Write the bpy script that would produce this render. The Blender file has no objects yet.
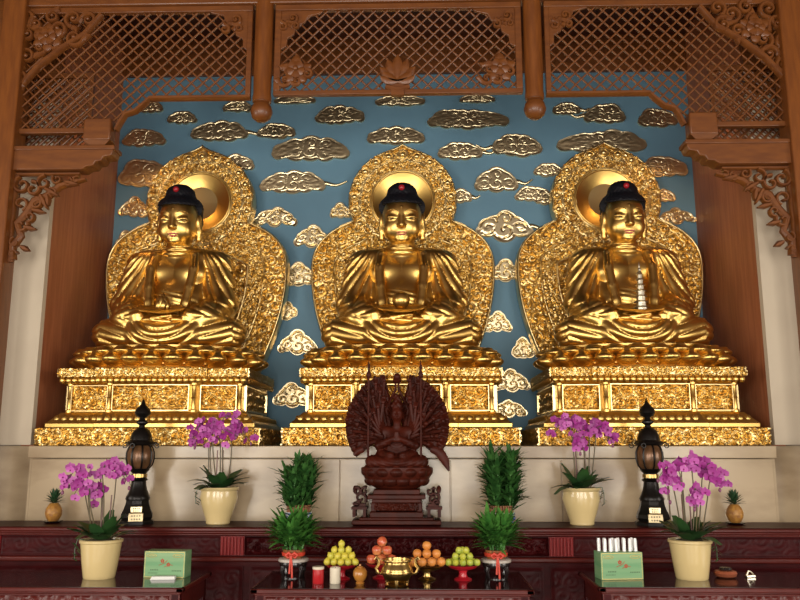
import bpy, math, random
import numpy as np
PI = math.pi
R_ = math.radians
scene = bpy.context.scene
COL = scene.collection
rng = random.Random(7)

# ---------------------------------------------------------------- camera
CAM = (.2, 0.0, 1.65)
YAW, PITCH, FPX = R_(1.48), R_(10.5), 800.0
_F = (-math.sin(YAW)*math.cos(PITCH), math.cos(YAW)*math.cos(PITCH), math.sin(PITCH))
_R = (math.cos(YAW), math.sin(YAW), 0.0)
_U = (_R[1]*_F[2]-_R[2]*_F[1], _R[2]*_F[0]-_R[0]*_F[2], _R[0]*_F[1]-_R[1]*_F[0])
def P(px, py, Y):
    """the point of the vertical plane at depth Y that the photo shows at (px, py)"""
    d = (px-400)/FPX; e = (300-py)/FPX
    v = [_F[i]+d*_R[i]+e*_U[i] for i in range(3)]
    t = (Y-CAM[1])/v[1]
    return (CAM[0]+t*v[0], Y, CAM[2]+t*v[2])
cd = bpy.data.cameras.new('camera'); cam = bpy.data.objects.new('camera', cd); COL.objects.link(cam)
cam.location = CAM; cam.rotation_euler = (R_(90)+PITCH, 0, YAW)
cd.sensor_width = 36; cd.lens = 36; cd.clip_end = 100
scene.camera = cam
vs = scene.view_settings
vs.view_transform = 'Standard'; vs.look = 'None'; vs.gamma = 1; vs.exposure = 0.0
vs.use_curve_mapping = False

# ---------------------------------------------------------------- materials
def mat(name, col, metal=0.0, rough=.5, bump=0.0, bscale=40, col2=None, cscale=6, stretch=(1,1,1), coat=0, trans=0, emit=None, estr=0, detail=3, spec=.5, wave=False, ramp=(.35,.65)):
    m = bpy.data.materials.new(name); m.use_nodes = True
    nt = m.node_tree; N = nt.nodes; L = nt.links
    b = N['Principled BSDF']
    b.inputs['Base Color'].default_value = (*col, 1)
    b.inputs['Metallic'].default_value = metal
    b.inputs['Roughness'].default_value = rough
    b.inputs['Coat Weight'].default_value = coat
    b.inputs['Coat Roughness'].default_value = .12
    b.inputs['Specular IOR Level'].default_value = spec
    b.inputs['Transmission Weight'].default_value = trans
    if emit:
        b.inputs['Emission Color'].default_value = (*emit, 1); b.inputs['Emission Strength'].default_value = estr
    if bump or col2:
        tc = N.new('ShaderNodeTexCoord'); mp = N.new('ShaderNodeMapping')
        mp.inputs['Scale'].default_value = stretch
        L.new(tc.outputs['Object'], mp.inputs['Vector'])
    if col2:
        if wave:
            n = N.new('ShaderNodeTexWave'); n.inputs['Scale'].default_value = cscale
            n.inputs['Distortion'].default_value = 6; n.inputs['Detail'].default_value = 3
        else:
            n = N.new('ShaderNodeTexNoise'); n.inputs['Scale'].default_value = cscale
            n.inputs['Detail'].default_value = detail
        r = N.new('ShaderNodeValToRGB')
        r.color_ramp.elements[0].position = ramp[0]; r.color_ramp.elements[0].color = (*col, 1)
        r.color_ramp.elements[1].position = ramp[1]; r.color_ramp.elements[1].color = (*col2, 1)
        L.new(mp.outputs[0], n.inputs['Vector'])
        L.new(n.outputs['Fac' if 'Fac' in n.outputs else 0], r.inputs['Fac']); L.new(r.outputs['Color'], b.inputs['Base Color'])
    if bump:
        n2 = N.new('ShaderNodeTexNoise'); n2.inputs['Scale'].default_value = bscale; n2.inputs['Detail'].default_value = 2
        bp = N.new('ShaderNodeBump'); bp.inputs['Strength'].default_value = bump; bp.inputs['Distance'].default_value = .01
        L.new(mp.outputs[0], n2.inputs['Vector'])
        L.new(n2.outputs[0], bp.inputs['Height']); L.new(bp.outputs[0], b.inputs['Normal'])
    return m
M = {}
M['gold'] = mat('polished_gold', (.70,.455,.135), 1, .33)
M['goldc'] = mat('carved_gold', (.76,.575,.27), 1, .29)
M['goldd'] = mat('burnished_gold', (.64,.42,.13), 1, .36)
M['cloud'] = mat('gilded_cloud', (.82,.68,.42), 1, .30)
M['hair'] = mat('blue_black_hair', (.004,.004,.007), 0, .6, bump=.5, bscale=45, spec=.25)
M['lip'] = mat('painted_lips', (.42,.05,.03), 0, .4)
M['ink'] = mat('painted_lines', (.05,.03,.015), 0, .5)
M['jewel'] = mat('red_jewel', (.35,.012,.02), 0, .25)
M['silver'] = mat('pagoda_silver', (.78,.72,.58), 1, .3)
M['wood'] = mat('orange_brown_wood', (.175,.054,.009), 0, .44, col2=(.130,.038,.007), cscale=5, stretch=(1.2,5,5), coat=.15, bump=.04, bscale=20)
M['woodv'] = mat('orange_brown_wood_upright', (.20,.061,.010), 0, .38, col2=(.15,.044,.008), cscale=5, stretch=(6,6,.8), coat=.2)
M['panel'] = mat('niche_wood', (.40,.14,.06), 0, .45, col2=(.31,.10,.04), cscale=4, stretch=(3,7,.6))
M['ceilw'] = mat('dark_ceiling_wood', (.11,.034,.014), 0, .6, col2=(.08,.024,.010), cscale=3, stretch=(5,1,5))
M['maho'] = mat('mahogany', (.050,.0048,.0055), 0, .40, col2=(.030,.0034,.004), cscale=5, stretch=(1,4,4), coat=.0, spec=.09)
M['mahol'] = mat('mahogany_edge', (.095,.0115,.008), 0, .32, col2=(.065,.008,.006), cscale=5, stretch=(1,5,5), coat=.04, spec=.25)
M['mahor'] = mat('red_fluted_wood', (.20,.012,.012), 0, .38, spec=.25)
M['tabletop'] = mat('lacquered_tabletop', (.018,.007,.007), 0, .12, coat=.2)
M['carv'] = mat('red_sandalwood', (.065,.010,.0045), 0, .45, col2=(.034,.006,.003), cscale=9, bump=.1, bscale=60, spec=.15)
M['blue'] = mat('blue_painted_wall', (.125,.262,.365), 0, .6, col2=(.105,.222,.312), cscale=1.2)
M['cream'] = mat('cream_plaster', (.62,.53,.40), 0, .7, col2=(.57,.48,.36), cscale=2)
M['marble'] = mat('cream_marble', (.46,.35,.22), 0, .24, col2=(.25,.17,.095), cscale=2.2, stretch=(.7,1,1.6), detail=7, coat=.1, ramp=(.40,.75))
M['bronze'] = mat('black_bronze', (.012,.010,.009), .6, .33, bump=.1, bscale=50)
M['amber'] = mat('amber_lantern_panel', (.19,.09,.04), .3, .28, col2=(.09,.045,.02), cscale=14)
M['brass'] = mat('aged_brass', (.46,.31,.11), 1, .28)
M['plate'] = mat('pale_brass_plate', (.80,.66,.40), 1, .35)
M['pot'] = mat('cream_glazed_pot', (.60,.46,.22), 0, .22, coat=.3)
M['soil'] = mat('bark_chips', (.05,.03,.018), 0, .9, bump=.8, bscale=60)
M['leafd'] = mat('dark_orchid_leaf', (.018,.055,.016), 0, .4, col2=(.03,.085,.02), cscale=8)
M['bamboo'] = mat('bamboo_leaf', (.028,.125,.018), 0, .45, col2=(.085,.25,.04), cscale=14)
M['bamboo2'] = mat('darker_bamboo_leaf', (.016,.070,.014), 0, .45, col2=(.05,.15,.03), cscale=14)
M['stem'] = mat('orchid_stem', (.10,.075,.035), 0, .5)
M['stake'] = mat('plant_stake', (.16,.08,.07), 0, .5)
M['petal'] = mat('magenta_petal', (.27,.014,.19), 0, .5, col2=(.38,.035,.28), cscale=22)
M['petal2'] = mat('pale_magenta_petal', (.38,.045,.29), 0, .5, col2=(.52,.13,.42), cscale=22)
M['lipf'] = mat('orchid_lip', (.24,.008,.14), 0, .5)
M['bud'] = mat('orchid_bud', (.20,.06,.12), 0, .5)
M['pineb'] = mat('pineapple_skin', (.42,.20,.035), 0, .5, col2=(.26,.11,.025), cscale=30)
M['pinel'] = mat('pineapple_crown', (.02,.06,.022), 0, .5)
M['porc'] = mat('white_porcelain', (.62,.66,.68), 0, .2, coat=.4)
M['porcb'] = mat('blue_porcelain_pattern', (.03,.07,.25), 0, .2, coat=.4)
M['clay'] = mat('clay_band', (.30,.11,.03), 0, .5, col2=(.14,.05,.02), cscale=40)
M['stone'] = mat('pale_stone_slab', (.50,.44,.38), 0, .3, col2=(.36,.31,.27), cscale=9)
M['blackw'] = mat('black_lacquer', (.012,.008,.008), 0, .25, coat=.3)
M['ribbon'] = mat('red_ribbon', (.55,.045,.02), 0, .5)
M['lemon'] = mat('lemon_skin', (.62,.50,.05), 0, .4, col2=(.50,.48,.06), cscale=10, bump=.15, bscale=120)
M['lime'] = mat('yellow_green_skin', (.52,.50,.05), 0, .4, col2=(.30,.38,.05), cscale=8, bump=.1, bscale=120)
M['orange'] = mat('orange_skin', (.68,.27,.06), 0, .42, col2=(.60,.21,.04), cscale=10, bump=.2, bscale=140)
M['apple'] = mat('apple_skin', (.50,.055,.03), 0, .3, col2=(.66,.28,.09), cscale=9, coat=.2)
M['dish'] = mat('red_plastic_dish', (.42,.012,.022), 0, .3, coat=.2)
M['redc'] = mat('red_candle_glass', (.42,.018,.022), 0, .2, coat=.3)
M['whitec'] = mat('white_wax', (.68,.60,.46), 0, .35)
M['gourd'] = mat('orange_gourd', (.42,.17,.03), 0, .3, coat=.3)
M['green'] = mat('pale_green_card', (.12,.29,.13), 0, .5, col2=(.23,.37,.18), cscale=3, stretch=(.4,1,5))
M['goldp'] = mat('gold_print', (.55,.42,.14), .3, .4)
M['redp'] = mat('red_print', (.36,.06,.02), 0, .5)
M['darkp'] = mat('dark_green_print', (.06,.13,.05), 0, .5)
M['paper'] = mat('white_paper', (.78,.78,.74), 0, .6)
M['clear'] = mat('clear_plastic_wrap', (.80,.80,.78), .0, .2, coat=.5, trans=.1, bump=.6, bscale=30)
M['copper'] = mat('reddish_copper', (.42,.12,.06), .5, .3)
M['floor'] = mat('polished_floor', (.16,.12,.09), 0, .3, col2=(.12,.09,.07), cscale=2)
M['hallwall'] = mat('hall_wall', (.22,.14,.085), 0, .7)
M['leafp'] = mat('pale_dry_leaf', (.30,.29,.25), 0, .6)

# ---------------------------------------------------------------- objects
def link(name, me, m=None, parent=None, loc=(0,0,0), rot=(0,0,0), sc=(1,1,1)):
    o = bpy.data.objects.new(name, me); COL.objects.link(o)
    o.location = loc; o.rotation_euler = rot; o.scale = sc
    if parent is not None: o.parent = parent
    if m is not None and len(me.materials) == 0: me.materials.append(m)
    return o
def tag(o, label, cat, group=None):
    o['label'] = label; o['category'] = cat
    if group: o['group'] = group
    return o
def thing(name, label, cat, loc=(0,0,0), rz=0, group=None, sc=(1,1,1)):
    o = bpy.data.objects.new(name, None); COL.objects.link(o)
    o.empty_display_size = .05
    o.location = loc; o.rotation_euler = (0,0,rz); o.scale = sc
    return tag(o, label, cat, group)
def struct(o):
    o['kind'] = 'structure'; return o
def dup(root, label, loc=None, rz=None, sc=None):
    r = root.copy(); COL.objects.link(r)
    if loc is not None: r.location = loc
    if rz is not None: r.rotation_euler = (0,0,rz)
    if sc is not None: r.scale = sc
    r['label'] = label
    for ch in list(root.children):
        c = ch.copy(); COL.objects.link(c); c.parent = r
        for g in list(ch.children):
            d = g.copy(); COL.objects.link(d); d.parent = c
    return r

class MB:
    def __init__(s): s.v = []; s.f = []
    def add(s, V, Fc):
        n = len(s.v); s.v += [tuple(map(float, p)) for p in V]; s.f += [tuple(int(i)+n for i in q) for q in Fc]
        return s
    def box(s, x0, x1, y0, y1, z0, z1):
        V = [(x,y,z) for x in (x0,x1) for y in (y0,y1) for z in (z0,z1)]
        return s.add(V, [(0,1,3,2),(4,6,7,5),(0,4,5,1),(2,3,7,6),(0,2,6,4),(1,5,7,3)])
    def frustum(s, x0,x1,y0,y1,z0, X0,X1,Y0,Y1,z1):
        V = [(x0,y0,z0),(x1,y0,z0),(x1,y1,z0),(x0,y1,z0),(X0,Y0,z1),(X1,Y0,z1),(X1,Y1,z1),(X0,Y1,z1)]
        return s.add(V, [(3,2,1,0),(4,5,6,7),(0,1,5,4),(1,2,6,5),(2,3,7,6),(3,0,4,7)])
    def lathe(s, prof, n=24, c=(0,0,0), sx=1, sy=1):
        """prof: (r, z) from bottom to top, closed on the axis with r = 0"""
        V = []; F = []
        for r, z in prof:
            for i in range(n):
                a = 2*PI*i/n; V.append((c[0]+r*sx*math.cos(a), c[1]+r*sy*math.sin(a), c[2]+z))
        for j in range(len(prof)-1):
            for i in range(n):
                k = (i+1) % n; F.append((j*n+i, j*n+k, (j+1)*n+k, (j+1)*n+i))
        if prof[0][0] > 0: F.append(tuple(range(n-1,-1,-1)))
        if prof[-1][0] > 0: F.append(tuple((len(prof)-1)*n+i for i in range(n)))
        return s.add(V, F)
    def ell(s, c, r, n=14, m=9):
        return s.lathe([(max(1e-4,math.sin(PI*j/m))*r[0], -math.cos(PI*j/m)*r[2]) for j in range(m+1)], n, c, 1, r[1]/r[0])
    def tube(s, pts, rad, n=8, flat=1.0):
        """round bar along a path; rad may be a list"""
        pts = [np.array(p, float) for p in pts]; k = len(pts)
        rad = [rad]*k if not hasattr(rad, '__len__') else rad
        V = []; F = []; up = None
        for i in range(k):
            t = pts[min(i+1,k-1)]-pts[max(i-1,0)]; t = t/(np.linalg.norm(t)+1e-12)
            if up is None:
                up = np.array((0,0,1.)) if abs(t[2]) < .9 else np.array((0,1.,0))
            u = np.cross(t, up); u /= np.linalg.norm(u)+1e-12
            w = np.cross(u, t); up = w
            for j in range(n):
                a = 2*PI*j/n; V.append(pts[i]+rad[i]*(math.cos(a)*u+math.sin(a)*flat*w))
        for i in range(k-1):
            for j in range(n):
                q = (j+1) % n; F.append((i*n+j, i*n+q, (i+1)*n+q, (i+1)*n+j))
        F.append(tuple(range(n-1,-1,-1))); F.append(tuple((k-1)*n+j for j in range(n)))
        return s.add(V, F)
    def ribbon(s, pts, wid, y0, dep, crown=.35):
        """band cut from a board in the x-z plane: pts [(x, z)], width per point, front face bulging towards -y"""
        k = len(pts); wid = [wid]*k if not hasattr(wid, '__len__') else wid
        V = []; F = []
        for i in range(k):
            a = pts[max(i-1,0)]; b = pts[min(i+1,k-1)]
            tx, tz = b[0]-a[0], b[1]-a[1]; l = math.hypot(tx,tz)+1e-9; nx, nz = -tz/l, tx/l
            h = wid[i]/2
            for q, y in ((-1,y0+dep),(-1,y0+crown*dep),(-.45,y0),(.45,y0),(1,y0+crown*dep),(1,y0+dep)):
                V.append((pts[i][0]+nx*h*q, y, pts[i][1]+nz*h*q))
        for i in range(k-1):
            for j in range(6):
                q = (j+1) % 6; F.append((i*6+j, (i+1)*6+j, (i+1)*6+q, i*6+q))
        F.append(tuple(range(6))); F.append(tuple((k-1)*6+j for j in range(5,-1,-1)))
        return s.add(V, F)
    def prism(s, poly, y0, y1):
        n = len(poly); V = [(x,y0,z) for x,z in poly]+[(x,y1,z) for x,z in poly]
        F = [tuple(range(n)), tuple(range(2*n-1,n-1,-1))]+[(i,i+n,(i+1)%n+n,(i+1)%n) for i in range(n)]
        return s.add(V, F)
    def leaf(s, base, d, L, w, droop=.3, fold=.25, seg=5, tip=.1, up=(0,0,1)):
        d = np.array(d, float); d /= np.linalg.norm(d); base = np.array(base, float)
        side = np.cross(d, up); nrm = np.linalg.norm(side)
        side = np.array((1.,0,0)) if nrm < 1e-3 else side/nrm
        V = []; F = []
        for i in range(seg+1):
            t = i/seg
            p = base+d*L*t+np.array((0,0,-droop*L*t*t))
            h = w/2*max(tip if i == seg else .3, math.sin(PI*min(.98,(.12+.86*t)))**.8) if i < seg else w/2*tip
            nrm_ = np.cross(side, d)
            V += [p-side*h+nrm_*h*fold, p, p+side*h+nrm_*h*fold]
        for i in range(seg):
            a = 3*i; F += [(a,a+1,a+4,a+3),(a+1,a+2,a+5,a+4)]
        return s.add(V, F)
    def mesh(s, name, m=None, smooth=True, ang=40):
        me = bpy.data.meshes.new(name); me.from_pydata(s.v, [], s.f); me.update()
        if smooth:
            me.polygons.foreach_set('use_smooth', [True]*len(me.polygons))
            me.set_sharp_from_angle(angle=R_(ang))
        if m is not None: me.materials.append(m)
        return me
    def build(s, name, m, parent=None, loc=(0,0,0), rot=(0,0,0), smooth=True, ang=40, bevel=0, sc=(1,1,1)):
        o = link(name, s.mesh(name, m, smooth, ang), None, parent, loc, rot, sc)
        if bevel:
            b = o.modifiers.new('edge', 'BEVEL'); b.width = bevel; b.segments = 2; b.limit_method = 'ANGLE'; b.angle_limit = R_(35)
        return o

# ---------------------------------------------------------------- implicit shapes -> mesh
def sd_ell(p, c, r):
    q = [(p[i]-c[i])/r[i] for i in range(3)]
    k0 = np.sqrt(q[0]**2+q[1]**2+q[2]**2)+1e-6
    k1 = np.sqrt((q[0]/r[0])**2+(q[1]/r[1])**2+(q[2]/r[2])**2)+1e-6
    return k0*(k0-1)/k1
def sd_cap(p, a, b, ra, rb):
    ab = [b[i]-a[i] for i in range(3)]; l2 = sum(x*x for x in ab)+1e-12
    h = np.clip(sum((p[i]-a[i])*ab[i] for i in range(3))/l2, 0, 1)
    return np.sqrt(sum((p[i]-a[i]-h*ab[i])**2 for i in range(3)))-(ra+(rb-ra)*h)
def smin(a, b, k):
    h = np.maximum(k-np.abs(a-b), 0)/k
    return np.minimum(a, b)-h*h*k*.25
def smax(a, b, k): return -smin(-a, -b, k)
def grid(lo, hi, res):
    ax = [np.arange(lo[i], hi[i]+res, res, dtype=np.float32) for i in range(3)]
    return np.meshgrid(*ax, indexing='ij', sparse=False)
def nets(D, p, name, m=None):
    """surface nets over the sampled distance D"""
    nx, ny, nz = D.shape
    ins = D < 0
    S = np.zeros((nx-1,ny-1,nz-1), np.float32); C = [np.zeros_like(S) for _ in range(3)]
    base = np.zeros_like(S)
    sl = lambda a,b,c: (slice(a,nx-1+a), slice(b,ny-1+b), slice(c,nz-1+c))
    for axis in range(3):
        for u in (0,1):
            for w in (0,1):
                o0 = [0,0,0]; o1 = [0,0,0]; ot = [i for i in range(3) if i != axis]
                o0[ot[0]] = o1[ot[0]] = u; o0[ot[1]] = o1[ot[1]] = w; o1[axis] = 1
                d0 = D[sl(*o0)]; d1 = D[sl(*o1)]
                cr = (d0 < 0) != (d1 < 0)
                t = np.where(cr, d0/np.where(cr, d0-d1, 1), 0)
                S += cr
                for i in range(3): C[i] += cr*(t if i == axis else o0[i])
    act = S > 0
    idx = -np.ones(S.shape, np.int64); idx[act] = np.arange(act.sum())
    ii = np.nonzero(act); res = p[0][1,0,0]-p[0][0,0,0]
    org = (p[0][0,0,0], p[1][0,0,0], p[2][0,0,0])
    V = np.stack([org[i]+res*(ii[i]+C[i][act]/S[act]) for i in range(3)], 1)
    Q = []
    for axis in range(3):
        a, b = [(1,2),(2,0),(0,1)][axis]
        s0 = [slice(None)]*3; s1 = [slice(None)]*3
        s0[axis] = slice(0,-1); s1[axis] = slice(1,None)
        A = ins[tuple(s0)]; B = ins[tuple(s1)]
        e = np.array(np.nonzero(A != B)).T
        keep = (e[:,a] > 0) & (e[:,b] > 0) & (e[:,a] < D.shape[a]-1) & (e[:,b] < D.shape[b]-1)
        e = e[keep]; ain = A[tuple(e.T)]
        def cell(da, db):
            q = e.copy(); q[:,a] -= da; q[:,b] -= db
            return idx[tuple(q.T)]
        q = np.stack([cell(1,1), cell(0,1), cell(0,0), cell(1,0)], 1)
        q = np.where(ain[:,None], q, q[:,::-1])
        Q.append(q)
    Q = np.concatenate(Q); Q = Q[(Q >= 0).all(1)]
    me = bpy.data.meshes.new(name)
    me.vertices.add(len(V)); me.vertices.foreach_set('co', V.astype(np.float32).ravel())
    me.loops.add(Q.size); me.loops.foreach_set('vertex_index', Q.astype(np.int32).ravel())
    me.polygons.add(len(Q)); me.polygons.foreach_set('loop_start', np.arange(0,Q.size,4,dtype=np.int32))
    me.polygons.foreach_set('use_smooth', np.ones(len(Q), bool))
    me.update(calc_edges=True); me.validate()
    if m is not None: me.materials.append(m)
    return me

# ---------------------------------------------------------------- carved relief
def scroll(U, V, cell, seed=0, turns=2.2):
    """height 0..1 of a field of carved scrolls, one spiral to a cell"""
    r = np.random.RandomState(seed)
    u0, u1, v0, v1 = U.min(), U.max(), V.min(), V.max()
    pts = []; j = 0; y = v0-cell
    while y < v1+cell:
        x = u0-cell+(cell/2 if j % 2 else 0)
        while x < u1+cell:
            pts.append((x+r.uniform(-.22,.22)*cell, y+r.uniform(-.22,.22)*cell)); x += cell
        y += cell*.86; j += 1
    pts = np.array(pts); sg = r.choice((-1,1), len(pts)); ph = r.uniform(0, 2*PI, len(pts))
    d1 = np.full(U.shape, 1e9); d2 = d1.copy(); k1 = np.zeros(U.shape, int)
    for k, (x, y) in enumerate(pts):
        d = np.hypot(U-x, V-y)
        c = d < d1
        d2 = np.where(c, d1, np.minimum(d2, d)); k1 = np.where(c, k, k1); d1 = np.where(c, d, d1)
    th = np.arctan2(V-pts[k1,1], U-pts[k1,0])
    rr = d1/(cell*.58)
    h = .5+.5*np.cos(2*PI*rr*turns - sg[k1]*th+ph[k1])
    edge = np.clip((d2-d1)/(cell*.16), 0, 1)
    return np.clip(h*1.25, 0, 1)*(.35+.65*edge)*(.75+.25*np.cos(rr*2))
def carved(w, h, res, depth, cell, seed=0, frame=.0, fdepth=None, scale_v=1.0):
    """MB of a relief board w x h facing -y, its back at y = 0; frame: a raised plain border"""
    nx = max(4, int(w/res)); nz = max(4, int(h/res))
    X, Z = np.meshgrid(np.linspace(-w/2, w/2, nx+1), np.linspace(0, h, nz+1), indexing='ij')
    H = scroll(X, Z*scale_v, cell, seed)*depth
    e = np.minimum(np.minimum(X+w/2, w/2-X), np.minimum(Z, h-Z))
    if frame:
        fd = depth*1.15 if fdepth is None else fdepth
        H = np.where(e < frame, fd, np.where(e < frame*1.7, 0, H))
    return relief(X, Z, -H-.004)
def relief(X, Z, Y, back=0.0):
    nx, nz = X.shape
    V = np.stack([X, Y, Z], -1).reshape(-1, 3).tolist()
    i = np.arange(nx*nz).reshape(nx, nz)
    F = np.stack([i[:-1,:-1], i[1:,:-1], i[1:,1:], i[:-1,1:]], -1).reshape(-1, 4).tolist()
    rim = list(i[:,0])+list(i[-1,1:])+list(i[-2::-1,-1])+list(i[0,-2:0:-1])
    n = len(V); flat = (X.reshape(-1), Z.reshape(-1))
    for k in rim: V.append((flat[0][k], back, flat[1][k]))
    L = len(rim)
    for k in range(L):
        q = (k+1) % L; F.append((rim[q], rim[k], n+k, n+q))
    F.append(tuple(n+k for k in range(L-1,-1,-1)))
    b = MB(); b.v = [tuple(p) for p in V]; b.f = [tuple(int(x) for x in q) for q in F]
    return b
def spiral(cx, cz, r0, r1, a0, a1, n=22, sq=1.0):
    return [(cx+(r0+(r1-r0)*i/n)*math.cos(a0+(a1-a0)*i/n), cz+sq*(r0+(r1-r0)*i/n)*math.sin(a0+(a1-a0)*i/n)) for i in range(n+1)]
# ================================================================ the setting
def wallbox(name, m, *b):
    return struct(MB().box(*b).build(name, m, smooth=False))
wallbox('floor', M['floor'], -8, 8, -4, 9.2, -.1, 0)
wallbox('ceiling', M['ceilw'], -8, 8, -4, 6.75, 7.4, 7.5)
wallbox('wall_left', M['hallwall'], -8.1, -8, -4, 9.2, 0, 7.4)
wallbox('wall_right', M['hallwall'], 8, 8.1, -4, 9.2, 0, 7.4)
# front wall of the hall with its three tall doorways (behind the camera)
fw = MB()
for x0, x1 in ((-8,-6.2),(-3.2,-1.7),(1.7,3.2),(6.2,8)): fw.box(x0, x1, -4.1, -4, 0, 3.9)
fw.box(-8, 8, -4.1, -4, 3.9, 7.4)
struct(fw.build('wall_front', M['hallwall'], smooth=False))
# niche
wb = struct(MB().box(-3.3, 3.3, 8.75, 8.9, 1.6, 5.96).build('wall_back', M['blue'], smooth=False))
wallbox('trim_1', M['wood'], -3.3, 3.3, 8.7, 8.9, 5.96, 6.4)
wallbox('ceiling_niche', M['ceilw'], -3.3, 3.3, 6.95, 8.9, 6.4, 6.5)
for s, nm in ((-1,'left'),(1,'right')):
    x0, x1 = sorted((s*3.3, s*3.42))
    wallbox('wall_niche_'+nm, M['panel'], x0, x1, 7.27, 8.9, 1.67, 6.4)
    x0, x1 = sorted((s*3.3, s*8.0))
    wallbox('wall_pier_'+nm, M['cream'], x0, x1, 7.2, 7.27, 1.68, 4.95)
    wallbox('trim_pier_'+nm, M['wood'], x0, x1, 7.2, 7.27, 4.95, 6.4)
    x0, x1 = sorted((s*3.22, s*8.0))
    wallbox('wall_low_'+nm, M['marble'], x0, x1, 7.3, 7.4, 0, 1.675)
wallbox('wall_upper', M['wood'], -8, 8, 6.75, 6.95, 5.98, 7.5)

# cloud reliefs on the blue wall (parts of it)
CL = [(340,115,50,18,0),(468,119,82,19,0),(278,131,36,15,0),(396,136,58,18,0),(311,149,78,24,0),(460,151,45,17,1),(517,145,50,22,-1),
 (293,182,66,22,1),(496,180,44,24,1),(533,194,38,15,0),(400,101,50,11,0),(295,100,42,9,0),(477,99,36,9,0),(152,107,24,12,0),(183,118,30,12,0),
 (145,138,44,17,0),(220,131,58,20,1),(272,132,30,12,0),(238,107,30,11,0),(146,173,54,26,0),(135,207,32,20,0),(237,163,36,18,0),(275,217,46,19,0),
 (566,109,28,12,1),(604,114,42,19,-1),(657,118,40,18,0),(601,142,90,23,0),(663,167,48,20,0),(548,170,30,13,0),(664,196,22,12,0),(676,216,40,16,0),
 (544,198,18,14,0),(312,236,36,22,0),(299,273,36,23,0),(287,310,22,18,0),(298,342,40,24,0),(293,394,40,24,0),(341,211,22,15,0),(504,224,58,30,1),
 (505,270,32,22,0),(497,322,30,20,0),(523,347,24,20,0),(512,380,36,22,0),(509,408,36,17,0),(460,196,24,14,1),(126,240,20,18,0),(283,280,24,14,0)]
def dense_cloud(w, h, tail, seed, flat=0, gd=.014):
    """star-shaped outline of heaped round lobes, flat face cut by narrow spiral grooves"""
    r = random.Random(seed); n, rings = 144, 20
    nl = max(3, int(round(w/h*(1.5 if not flat else 1.9)))); lob = []
    pk = r.uniform(-.25,.25)
    for i in range(nl):
        f = -1+2*(i+.5)/nl; R = h*(.30+.10*r.random())*(1-.35*abs(f))
        lob.append((f*w*.42, -h*.16+h*.06*r.uniform(-1,1), R))
    for i in range(max(1,nl-2)):
        f = 0 if nl < 4 else -1+2*(i+.5)/(nl-2)
        lob.append((f*w*.27+pk*w*.2, h*.16*(1-.5*abs(f-pk)), h*(.27+.08*r.random())*(1-.3*abs(f-pk))))
    lob.append((pk*w*.3, h*.04, h*.36))
    for s_ in (-1,1): lob.append((s_*w*.40, -h*.25, h*.17))
    lob = np.array(lob)
    rr = np.zeros(n)
    for i in range(n):
        a = 2*PI*i/n; ca, sa = math.cos(a), math.sin(a)
        pr = lob[:,0]*ca+lob[:,1]*sa; pe2 = lob[:,0]**2+lob[:,1]**2-pr**2
        disc = lob[:,2]**2-pe2
        c = np.where(disc > 0, pr+np.sqrt(np.maximum(disc,0)), 0)
        ell = 1/math.sqrt((ca/(w*.36))**2+(sa/(h*.30))**2)
        rr[i] = max(c.max(), ell)
        if flat: rr[i] = (1-flat)*rr[i]+flat/math.sqrt((ca/(w*.5))**2+(sa/(h*.5))**2)
    A = 2*PI*np.arange(n)/n; T = np.linspace(.02,1,rings+1)
    rm = rr[:,None]*T[None,:]; X = rm*np.cos(A)[:,None]; Z = rm*np.sin(A)[:,None]
    sc = np.array([w/max(1e-6, X.max()-X.min()), h/max(1e-6, Z.max()-Z.min())]); X = X*sc[0]; Z = Z*sc[1]
    q = lob[:-3]*np.array([sc[0], sc[1], 1.0])
    best = np.full(X.shape, 1e9); ph = np.zeros(X.shape)
    for k, (cx, cz, R) in enumerate(q):
        d = np.hypot((X-cx)/1.15, Z-cz); t = d/R; sg = 1 if cx > 0 else -1
        th = np.arctan2(Z-cz, X-cx)
        v = np.minimum(d/(R*.62), 1.6)*1.0 - sg*th/(2*PI)+.25
        c = t < best
        ph = np.where(c, v, ph); best = np.where(c, t, best)
    f = np.abs(ph-np.round(ph))
    gw = .13
    groove = np.clip(1-f/gw, 0, 1)
    rim = rr[:,None]*(1-T[None,:])
    groove = np.where((rim > .018) & (rim < .036), np.maximum(groove, 1-np.abs(rim-.027)/.009), groove)
    groove = np.where(rim <= .018, 0, groove)
    Y = -.030+gd*groove
    b = MB(); V = []
    for i in range(n):
        for j in range(rings+1): V.append((X[i,j], Y[i,j], Z[i,j]))
        V.append((X[i,-1], 0, Z[i,-1]))
    R2 = rings+2; F = []
    for i in range(n):
        k = (i+1) % n
        for j in range(rings+1): F.append((i*R2+j, i*R2+j+1, k*R2+j+1, k*R2+j))
    F.append(tuple(i*R2 for i in range(n)))
    b.add(V, F)
    if tail:
        q = [(tail*(w*.36+w*.46*i/8), -h*.16+.07*h*math.sin(i*.9)+h*.1*i/8) for i in range(9)]
        b.ribbon(q, [.05*(1-i/9)+.012 for i in range(9)], -.024, .024)
    return b
for k, (x, y, w, h, tl) in enumerate(CL):
    c = P(x, y, 8.75); t = 8.75/.985
    x1 = P(x+w/2, y, 8.75)[0]; x0 = P(x-w/2, y, 8.75)[0]; z1 = P(x, y-h/2, 8.75)[2]; z0 = P(x, y+h/2, 8.75)[2]
    dense_cloud((x1-x0), (z1-z0)*1.08, tl, 30+k, *((.30, .005) if y < 205 else (0, .014))).build('cloud_relief', M['cloud'], wb, (c[0], 8.75, c[2]), ang=60)

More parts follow.
